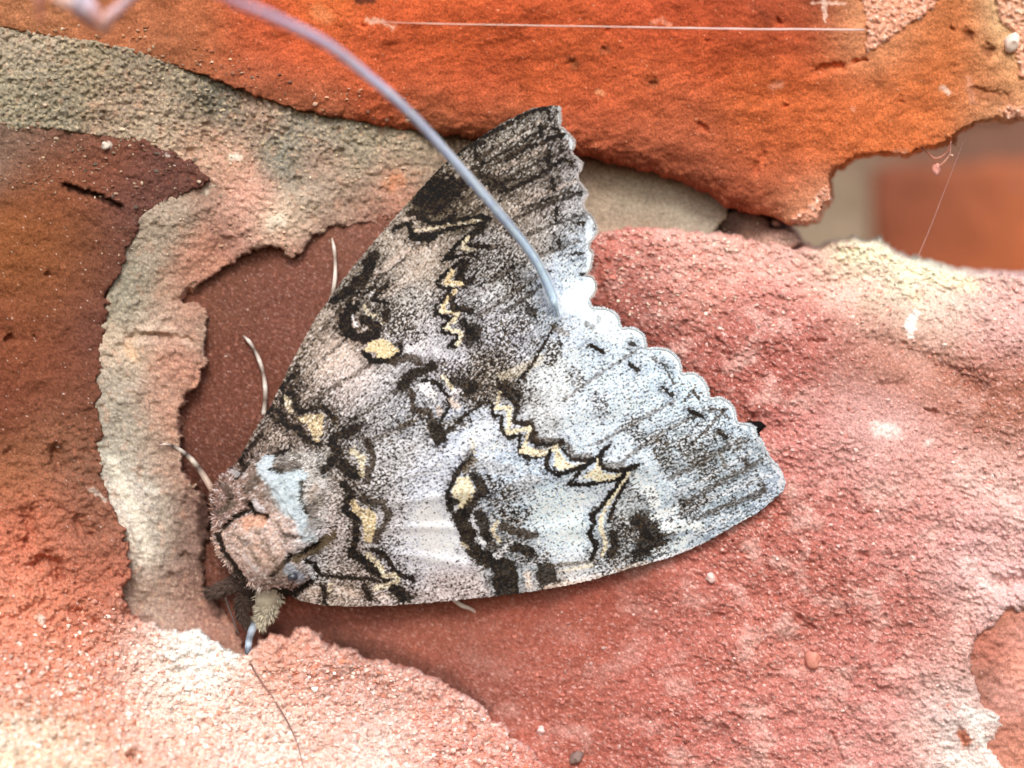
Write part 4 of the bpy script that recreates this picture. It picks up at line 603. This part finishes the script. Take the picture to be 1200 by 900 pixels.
def UW_H(U, V): return shep(U, V, UWh, 32) + veins(U, V, 300, 600, 16, .022, 301) + .003 * fbm(U / 5, V / 5, 2, 303) + .02 * fbm(U / 40, V / 40, 2, 305)
def LW_H(U, V): return shep(U, V, LWh, 32) + .02 + veins(U, V, 310, 620, 17, .022, 311) + .003 * fbm(U / 5, V / 5, 2, 313) + .02 * fbm(U / 40, V / 40, 2, 315)
uw = piece('forewing', UW, UW_H, canvas, 1.0, M_wing, moth, edge_r=2, edge_d=0., pad=1.3, plunge=.004, ragged=.9, rag_scale=4, seed=301)
tag(uw, 'upper brown grey forewing with a black dash and toothed edge')
lw = piece('forewing', LW, LW_H, canvas, 1.0, M_wing, moth, edge_r=2, edge_d=0., pad=1.3, plunge=.004, ragged=.9, rag_scale=4, seed=311)
tag(lw, 'lower pale forewing with a cream zigzag line, the blue cast of the sky painted in')
# dark sliver of hindwing beyond the fringe
HW = [(868, 498), (878, 494), (893, 495), (897, 499), (891, 504), (889, 512), (880, 515), (850, 520), (800, 520), (800, 480), (840, 490)]
piece('hindwing', HW, lambda U, V: 0 * U + .03, lambda U, V, H: np.broadcast_to(lin((22, 18, 18)), U.shape + (3,)).copy(), 1.2, M_wing, moth, edge_r=3, edge_d=.01, pad=1.6, plunge=.05, ragged=.5, record=False)

# body: thorax and head as one surface, domed
BD = [(248, 578), (252, 566), (262, 556), (272, 548), (284, 536), (300, 526), (320, 522), (345, 530), (372, 545), (388, 560), (384, 590), (380, 615), (392, 630), (378, 645), (374, 665), (366, 684), (350, 696), (330, 698), (305, 697), (288, 686), (270, 668), (258, 652), (250, 632), (248, 605)]
def BD_H(U, V):
    sdv = signed(U, V, BD); h = -.25 + .72 * np.sqrt(np.clip(1 - (1 - np.clip(sdv / 46, 0, 1)) ** 2, 0, 1))
    h += shep(U, V, [(300, 650, .1), (280, 590, .0), (340, 590, .06), (360, 560, -.06), (345, 675, -.02)], 25)
    h = h + .03 * fbm(U / 6, V / 6, 3, 321, .6)
    h = pits(U, V, h, [(3.5, .14, [(290, 590), (300, 602), (313, 606)]), (3, .09, [(258, 622), (275, 606), (290, 598)]), (3, .08, [(340, 655), (372, 638), (392, 626)]), (3, .07, [(320, 690), (345, 693), (358, 684)]), (3, .06, [(352, 566), (352, 590), (360, 612)]), (3, .06, [(318, 552), (335, 556), (350, 550)]), (2.2, .05, [(322, 575), (345, 620)]), (2.2, .05, [(332, 565), (352, 610)]), (2, .04, [(275, 630), (300, 640), (320, 660)]), (2, .04, [(268, 590), (285, 575)]), (2.5, .05, [(330, 628), (352, 631)])], 323)
    return h
body = piece('body', BD, BD_H, canvas, 1.0, M_fur, moth, edge_r=8, edge_d=.12, pad=3, plunge=.4, ragged=1.5, rag_scale=5, seed=321)

def tube(name, pts, rad, cols, mat, parent=None, seg=10, per=6, bumpy=0., origin=None):
    """pts in (u, v, h); radii in photograph pixels; one closed, tapering tube"""
    S = spline([tuple(p) for p in pts], per); n = len(S); t = np.linspace(0, 1, n)
    rr = np.interp(t, np.linspace(0, 1, len(rad)), rad) / 100
    cc = np.stack([np.interp(t, np.linspace(0, 1, len(cols)), [lin(c)[k] for c in cols]) for k in range(3)], 1)
    C = np.array([P3(*p) for p in S]); T = np.gradient(C, axis=0); T /= np.linalg.norm(T, axis=1)[:, None] + 1e-9
    ref = np.array([0, -1., 0]); N = np.cross(T, ref); N /= np.linalg.norm(N, axis=1)[:, None] + 1e-6; B = np.cross(T, N)
    co = []; cl = []
    rg = np.random.default_rng(len(S) + int(abs(pts[0][0])))
    for i in range(n):
        for k in range(seg):
            a = 2 * math.pi * k / seg; r = rr[i] * (1 + bumpy * rg.uniform(-1, 1))
            co.append(C[i] + r * (math.cos(a) * N[i] + math.sin(a) * B[i])); cl.append(cc[i] * rg.uniform(.85, 1.15))
    F = [(i * seg + k, i * seg + (k + 1) % seg, (i + 1) * seg + (k + 1) % seg, (i + 1) * seg + k) for i in range(n - 1) for k in range(seg)]
    co += [C[0], C[-1]]; cl += [cc[0], cc[-1]]; a, b = len(co) - 2, len(co) - 1
    F += [(a, (k + 1) % seg, k, k) for k in range(seg)]
    F += [(b, (n - 1) * seg + k, (n - 1) * seg + (k + 1) % seg, (n - 1) * seg + (k + 1) % seg) for k in range(seg)]
    tri = []
    for f in F:
        if f[2] == f[3]: tri.append(f[:3][::-1])
        else: tri += [(f[0], f[2], f[1]), (f[0], f[3], f[2])]
    co = np.array(co); par = parent
    if parent is None:
        o = raw_mesh(name, co - co[0], np.array(tri), np.array(cl), mat); o.location = co[0]; return o
    return raw_mesh(name, co, np.array(tri), np.array(cl), mat, par)
def hs(u, v, up=0.): return float(surf_h(u, v)[0]) + up
LG = (232, 222, 212); DKc = (58, 48, 44)
tube('leg', [(389, 279, -.31), (392, 295, -.27), (393, 318, -.25), (391, 338, -.24), (386, 358, -.25)], [1.2, 2.2, 2.0, 2.6, 2.2, 2.8], [(170, 150, 135), LG, (150, 130, 118), LG, LG, (130, 112, 100), LG], M_leg, moth)
tube('leg', [(285, 393, -.33), (294, 403, -.29), (303, 420, -.27), (309, 440, -.26), (311, 462, -.26), (309, 486, -.27)], [1.1, 2.3, 1.8, 2.5, 2.0, 2.8, 2.4, 3.], [(110, 90, 80), LG, (90, 74, 66), LG, (120, 100, 90), LG, (110, 92, 84), LG], M_leg, moth, per=7)
tube('leg', [(184, 522, hs(184, 522, .05)), (198, 521, hs(198, 521, .05)), (212, 528, -.12), (224, 538, -.16), (235, 552, -.18), (250, 576, -.15)], [1.1, 1.6, 2.4, 3.0, 3.6, 4.2], [(120, 80, 70), (215, 200, 190), (60, 45, 40), (225, 215, 205), (50, 38, 34), (225, 215, 200), (70, 55, 48), (190, 170, 155), (160, 132, 118)], M_leg, moth, per=8)
tube('leg', [(526, 698, -.3), (540, 709, -.33), (550, 713, -.37), (560, 719, -.42)], [2.6, 2.6, 2.2, 1.6], [LG, LG, (220, 190, 175)], M_leg, moth)
fl = tube('leg', [(318, 680, -.05), (314, 700, -.12), (311, 718, -.18), (303, 736, -.2)], [16, 15, 12, 6.5], [(150, 142, 126), (168, 160, 142), (158, 150, 134), (130, 124, 112)], M_fur, moth, seg=14, bumpy=.06)
tag(fl, 'fuzzy grey foreleg reaching down')
tube('tarsus', [(299, 730, -.12), (293, 745, -.06), (291, 757, -.02), (290, 768, .04)], [5, 4.2, 4, 2.6], [(70, 70, 72), (170, 184, 200), (96, 104, 116), (186, 204, 222), (100, 110, 126), (60, 62, 70)], M_leg, fl, per=8, bumpy=.12)
tube('leg', [(300, 690, -.2), (278, 684, -.28), (258, 690, -.3), (241, 697, -.32)], [11, 10, 8, 4], [DKc, (70, 58, 54), (96, 84, 78), (60, 50, 46)], M_fur, moth, seg=12, bumpy=.15)
tube('leg', [(300, 694, -.28), (285, 706, -.3), (284, 722, -.3), (291, 735, -.3)], [10, 9, 7, 4], [DKc, DKc, (70, 58, 52), (60, 50, 46)], M_fur, moth, seg=12, bumpy=.15)
AP = [(289, 764), (296, 782), (305, 797), (318, 815), (330, 834), (341, 854), (350, 876), (355, 900)]
tube('antenna', [(u, v, hs(u, v, .05)) for u, v in AP], [1.6, 1.1, 1.1, 1.0, 1.0, .9, .8, .6], [(104, 76, 70), (150, 112, 102), (130, 96, 88), (176, 136, 126)], M_leg, moth, per=5)
tube('antenna', [(264, 700, -.22), (268, 712, -.2), (274, 728, -.15), (280, 744, -.1)], [1.8, 1.4, 1.3, 1.], [(60, 46, 42), (80, 62, 56), (70, 54, 50)], M_leg, moth)
LEGFUR = [([(318, 690), (314, 702), (311, 718), (303, 734)], [15, 14, 11, 6], (172, 164, 146), fl, .02), ([(296, 690), (278, 684), (258, 690), (243, 697)], [10, 9, 7, 4], (84, 70, 64), None, -.12), ([(298, 696), (285, 706), (284, 722), (291, 733)], [9, 8, 6, 4], (70, 58, 52), None, -.12)]
# eye: glossy dark bead with its pale rim
c = P3(343, 676, hs(343, 676, .0)); co, F = blob_mesh(c, (.06, .05, .055), 5, 16, 10, .02)
raw_mesh('eye', co, F, np.tile(lin((52, 56, 66)), (len(co), 1)), M_eye, moth)
# fur on thorax and head
def blades(name, U0, V0, H0, ang, ln, wd, col, mat, parent, lift):
    n = len(U0); dx = np.cos(ang); dy = np.sin(ang); co = np.zeros((n, 5, 3)); 
    def put(k, u, v, h): x, y, z = unproj(u, v, h); co[:, k, 0] = x; co[:, k, 1] = y; co[:, k, 2] = z
    px, py = -dy * wd / 2, dx * wd / 2
    put(0, U0 + px, V0 + py, H0 - .01); put(1, U0 - px, V0 - py, H0 - .01)
    put(2, U0 + dx * ln * .55 + px * .8, V0 + dy * ln * .55 + py * .8, H0 + lift * .8); put(3, U0 + dx * ln * .55 - px * .8, V0 + dy * ln * .55 - py * .8, H0 + lift * .8)
    put(4, U0 + dx * ln, V0 + dy * ln, H0 + lift * .9)
    b = np.arange(n)[:, None] * 5
    F = np.concatenate([b + np.array([0, 1, 3]), b + np.array([0, 3, 2]), b + np.array([2, 3, 4])])
    o = raw_mesh(name, co.reshape(-1, 3), F, np.repeat(col, 5, 0), mat, parent, smooth=False); return o
n = 6500
u = rng.uniform(245, 395, n); v = rng.uniform(520, 700, n); sdb = signed(u[None].astype(f32), v[None].astype(f32), BD)[0]; ok = sdb > 0; u, v, sdb = u[ok], v[ok], sdb[ok]
ang = np.arctan2(v - 640, u - 285); ang = np.where(v > 610, R(-38) + .35 * rng.normal(size=len(u)), R(-12) + .35 * rng.normal(size=len(u)))
edge = sdb < 7; cx, cy = 315, 610; ang = np.where(edge, np.arctan2(v - cy, u - cx) + .4 * rng.normal(size=len(u)), ang)
col = canvas(u.astype(f32), v.astype(f32)) * rng.uniform(.95, 1.6, (len(u), 1))
fur = blades('fur', u, v, surf_h(u, v), ang, rng.uniform(3, 6.5, len(u)), rng.uniform(.7, 1.25, len(u)), col, M_fur, body, rng.uniform(.008, .03, len(u)))
tag(fur, kind='stuff')
for pts, rad, c, par, hh in LEGFUR:
    n = 420; S = np.array(spline(pts, 6)); t = rng.random(n) * (len(S) - 1.01); i = t.astype(int); fr_ = (t - i)[:, None]; q = S[i] * (1 - fr_) + S[i + 1] * fr_; d = S[i + 1] - S[i]; an = np.arctan2(d[:, 1], d[:, 0])
    rr = np.interp(t / (len(S) - 1), np.linspace(0, 1, len(rad)), rad); off = rng.uniform(-1, 1, n); u = q[:, 0] - np.sin(an) * off * rr; v = q[:, 1] + np.cos(an) * off * rr
    h = np.array([-.28 if par is None else -.15] * n) + np.sqrt(1 - off ** 2) * rr / 100
    tag(blades('fur', u, v, h, an + off * .7 + .3 * rng.normal(size=n), rng.uniform(4, 9, n), rng.uniform(.9, 1.7, n), lin(c) * rng.uniform(.4, 1.6, (n, 1)), M_fur, par or moth, np.full(n, .02)), kind='stuff')
# hair-scales of the fringe and costa
def fringe(poly_pts, parent, n, ln, cshift, wcol):
    S = np.array(spline(poly_pts, 5)); seg = np.hypot(*np.diff(S, axis=0).T); cum = np.r_[0, np.cumsum(seg)]; t = rng.uniform(0, cum[-1], n)
    u = np.interp(t, cum, S[:, 0]); v = np.interp(t, cum, S[:, 1]); tx = np.interp(t + 1, cum, S[:, 0]) - u; ty = np.interp(t + 1, cum, S[:, 1]) - v
    ang = np.arctan2(ty, tx) - math.pi / 2 + .35 * rng.normal(size=n)
    ui, vi = u - np.cos(ang) * 3, v - np.sin(ang) * 3
    col = lin(wcol) * rng.uniform(.6, 1.1, (n, 1)); h = surf_h(ui, vi)
    o = blades('fringe', ui, vi, np.where(h < -1, 0, h), ang, rng.uniform(ln * .6, ln * 1.2, n), rng.uniform(.8, 1.5, n), col, M_fur, parent, np.full(n, .01)); return tag(o, kind='stuff')
iu = UW.index((656, 125)); fringe(UW[iu:iu + 28], uw, 900, 5, 0, (196, 190, 188))
il = LW.index((690, 352)); fringe(LW[il:il + 30], lw, 1300, 5, 0, (216, 226, 234))

# ================================================================== SPIDER SILK
SP = [(225, -30, 4.0), (270, -2, 3.6), (320, 20, 3.2), (380, 50, 2.7), (430, 88, 2.2), (480, 132, 1.75), (530, 186, 1.3), (575, 238, .95), (610, 280, .65), (632, 312, .48), (646, 343, .36), (652, 362, .28)]
silk = empty('silk_strand', tuple(P3(652, 362, .28)), label='thick pale bluish silk strand slanting from the top edge down onto the moth wing', cat='spider silk')
core = SP[:-1] + [(650, 356, .33), (655, 370, hs(655, 370, .0))]
SC_ = [(240, 206, 246), (222, 212, 250), (202, 218, 254), (196, 220, 255), (206, 228, 255)]
tube('thread', core, [3.6, 3.8, 4.2, 4.6, 4.8, 5., 5.2, 5.2, 5., 4.8, 4.2, 1.2], SC_, M_silk, silk, seg=16, per=9, bumpy=.05)
for k in range(5):
    a0 = rng.uniform(0, 6.28); rd = 5 + 2.5 * rng.random(); pts = []
    for i, (u, v, h) in enumerate(SP):
        a = a0 + i * .35 + rng.normal() * .25; q = rd * (1 + (.3 if i > 9 else 0) + (.4 if i > 10 else 0)) * (1 - h * .09)
        pts.append((u + math.cos(a) * q, v + math.sin(a) * q * .8, h + math.sin(a * 1.3) * rd * .006))
    e = pts[-1]; pts.append((e[0] + (e[0] - 650) * 1.2 + 3, e[1] + rng.uniform(2, 9), hs(e[0], e[1] + 5, .008)))
    tube('thread', pts, [.6, .6, .7, .7, .6, .6, .5, .3], [(246, 222, 248), (234, 226, 250), (220, 232, 252), (216, 234, 254), (222, 238, 255)], M_silk, silk, seg=6, per=5, bumpy=.15)
th = tube('silk_strand', [(430, 25, .72), (520, 28, .66), (700, 31, .62), (860, 34, .6), (1013, 35, .55)], [.5, .7, .9, 1.2, 1.3], [(236, 170, 150), (240, 190, 170), (245, 205, 190), (248, 210, 205), (248, 205, 200)], M_silk, None, seg=6, bumpy=.3)
tag(th, 'thin straight horizontal silk thread across the orange brick near the top', 'spider silk')
t3 = tube('silk_strand', [(1074, 305, -.4), (1092, 262, -.3), (1110, 215, -.2), (1135, 150, -.0)], [.4, .4, .4, .4], [(190, 130, 120), (200, 150, 150)], M_silk, None, seg=5)
tag(t3, 'very fine silk thread crossing the dark gap at upper right', 'spider silk')
web = empty('cobweb', tuple(P3(90, -20, 2.6)), label='out of focus clump of cobweb hanging at the top left corner', cat='cobweb')
PK = (250, 206, 192); LV = (240, 228, 250)
for pts, rad, cols in (([(80, -25, 3.0), (94, 0, 2.9), (108, 18, 2.8), (118, 34, 2.7)], [7, 7, 6, 4], [LV, LV, (245, 196, 190), (240, 160, 130)]), ([(170, -22, 2.9), (146, 4, 2.8), (130, 18, 2.8), (118, 34, 2.7)], [2.5, 3, 4, 4], [(205, 190, 200), (214, 180, 185), PK]),
                       ([(60, -15, 3.0), (75, 0, 3.0), (92, 4, 2.9)], [4, 5, 4], [PK, PK, LV]), ([(50, -20, 3.1), (46, 4, 3.0), (49, 26, 2.9)], [3.5, 2.5, 1.2], [PK, (236, 160, 140), (220, 140, 115)]), ([(84, 2, 2.9), (96, 20, 2.8), (116, 33, 2.7)], [2.5, 3, 3], [PK, (244, 165, 140), (240, 150, 120)])):
    rad = [r * 1.5 for r in rad]; tube('thread', pts, rad, cols, M_silk, web, seg=8, bumpy=.2)
deb = empty('web_debris', tuple(P3(1098, 180, .0)), label='torn scrap of cobweb holding a pink brick crumb under the orange brick edge', cat='cobweb')
tube('thread', [(1076, 170, .1), (1086, 178, .06), (1096, 186, .04), (1108, 180, .05), (1115, 165, .1)], [.8, 1.4, 1.6, 1.2, .8], [(150, 95, 80), (190, 130, 110), (160, 100, 84)], M_silk, deb, seg=6, bumpy=.3)
tube('thread', [(1114, 166, .1), (1113, 180, .05), (1106, 190, .03), (1098, 196, .02)], [.7, .9, 1.2, 1.], [(210, 150, 130), (190, 130, 110)], M_silk, deb, seg=6, bumpy=.3)
co, F = blob_mesh(P3(1097, 199, .0), (.045, .045, .075), 8, 12, 8, .35); raw_mesh('crumb', co, F, np.tile(lin((226, 160, 146)), (len(co), 1)), M_grit, deb)
co, F = blob_mesh(P3(1115, 182, .0), (.02, .02, .02), 9, 8, 6, .3); raw_mesh('crumb', co, F, np.tile(lin((220, 180, 160)), (len(co), 1)), M_grit, deb)

# ---- loose crumbs that can be told apart, then grit nobody could count
def crumb(u, v, r, c, seed, label):
    h = hs(u, v, r * .004); p = P3(u, v, h); co, F = blob_mesh((0, 0, 0), (r / 100, r / 120, r / 110), seed, 14, 9, .3)
    o = raw_mesh('crumb', co, F, np.tile(lin(c), (len(co), 1)), M_grit); o.location = p; return tag(o, label, 'crumb')
crumb(952, 773, 10, (222, 150, 132), 21, 'orange crumb stuck on the pink brick below the wing tip')
crumb(1186, 50, 10, (246, 226, 212), 22, 'round white crumb at the right edge of the orange brick')
crumb(833, 677, 6, (240, 206, 200), 23, 'small pale crumb on the pink brick just under the lower wing edge')
crumb(634, 856, 5, (232, 200, 196), 24, 'small white crumb on the dark red brick low in the middle')
crumb(124, 171, 5, (226, 214, 200), 25, 'tiny white crumb at the top edge of the brown brick')
crumb(675, 888, 8, (140, 118, 112), 26, 'grey crumb at the bottom edge of the pink brick')

def grit(name, n, region, rmin, rmax, cols, parent, seed, lift=.3):
    rg = np.random.default_rng(seed); u = []; v = []
    while len(u) < n:
        a = rg.uniform(region[0], region[2], n * 2); b = rg.uniform(region[1], region[3], n * 2); k = region[4](a, b) > rg.uniform(0, 1, n * 2)
        u += list(a[k]); v += list(b[k])
    u = np.array(u[:n]); v = np.array(v[:n]); h = surf_h(u, v); ok = h > -3; u, v, h = u[ok], v[ok], h[ok]; n = len(u)
    r = (rmin + (rmax - rmin) * rg.random(n) ** 2.2) / 100
    ico = np.array([(0, 0, 1), (.894, 0, .447), (.276, .851, .447), (-.724, .526, .447), (-.724, -.526, .447), (.276, -.851, .447), (.724, .526, -.447), (-.276, .851, -.447), (-.894, 0, -.447), (-.276, -.851, -.447), (.724, -.526, -.447), (0, 0, -1)])
    fc = np.array([(0, 1, 2), (0, 2, 3), (0, 3, 4), (0, 4, 5), (0, 5, 1), (1, 6, 2), (2, 7, 3), (3, 8, 4), (4, 9, 5), (5, 10, 1), (6, 7, 2), (7, 8, 3), (8, 9, 4), (9, 10, 5), (10, 6, 1), (11, 7, 6), (11, 8, 7), (11, 9, 8), (11, 10, 9), (11, 6, 10)])
    X, Yy, Z = unproj(u, v, h + r * lift); ctr = np.stack([X, Yy, Z], 1)
    co = ctr[:, None] + ico[None] * np.stack([rg.uniform(.7, 1.5, n), rg.uniform(.5, .9, n), rg.uniform(.6, 1.2, n)], 1)[:, None] * (r[:, None, None] * rg.uniform(.6, 1.35, (n, 12, 1)))
    F = (np.arange(n)[:, None, None] * 12 + fc[None]).reshape(-1, 3)
    q = rg.random((n, 1)) ** 1.5 * .9; ci = (surf_c(u, v) * (1 - q) + np.array([lin(c) for c in cols])[rg.integers(0, len(cols), n)] * q) * rg.uniform(.8, 1.25, (n, 1))
    o = raw_mesh(name, co.reshape(-1, 3), F, np.repeat(ci, 12, 0), M_grit, parent, smooth=False); return tag(o, kind='stuff')
notmoth = lambda a, b: 1 - (signed(a[None].astype(f32), b[None].astype(f32), [(240, 560), (380, 340), (560, 150), (670, 120), (710, 350), (930, 560), (760, 690), (300, 780), (240, 700)])[0] > -4)
grit('grit', 9000, (-20, 640, 640, 910, lambda a, b: sstep(-60, 120, b - 740 + .1 * a) * (signed(a[None].astype(f32), b[None].astype(f32), C_poly)[0] > 3) * notmoth(a, b)), .7, 3.2, [(246, 234, 226), (240, 214, 202), (232, 170, 145), (222, 140, 112), (248, 240, 232)], brickC, 501)
grit('grit', 2600, (690, 270, 1215, 400, lambda a, b: (signed(a[None].astype(f32), b[None].astype(f32), A_poly)[0] > 3) * sstep(400, 310, b) * notmoth(a, b)), .6, 2.6, [(248, 244, 222), (246, 226, 212), (236, 180, 165), (226, 150, 135)], brickA, 502)
grit('grit', 3200, (600, 360, 1215, 910, lambda a, b: (signed(a[None].astype(f32), b[None].astype(f32), A_poly)[0] > 3) * sstep(500, 1000, a + .3 * b) * notmoth(a, b)), .6, 2.4, [(236, 176, 166), (226, 150, 138), (244, 220, 214), (214, 140, 124)], brickA, 503)
grit('grit', 1500, (-20, 30, 480, 300, lambda a, b: (signed(a[None].astype(f32), b[None].astype(f32), M_poly)[0] > 3) * notmoth(a, b) * 1.), .6, 2.6, [(214, 196, 164), (180, 160, 132), (110, 104, 92), (226, 206, 180)], mort, 504)
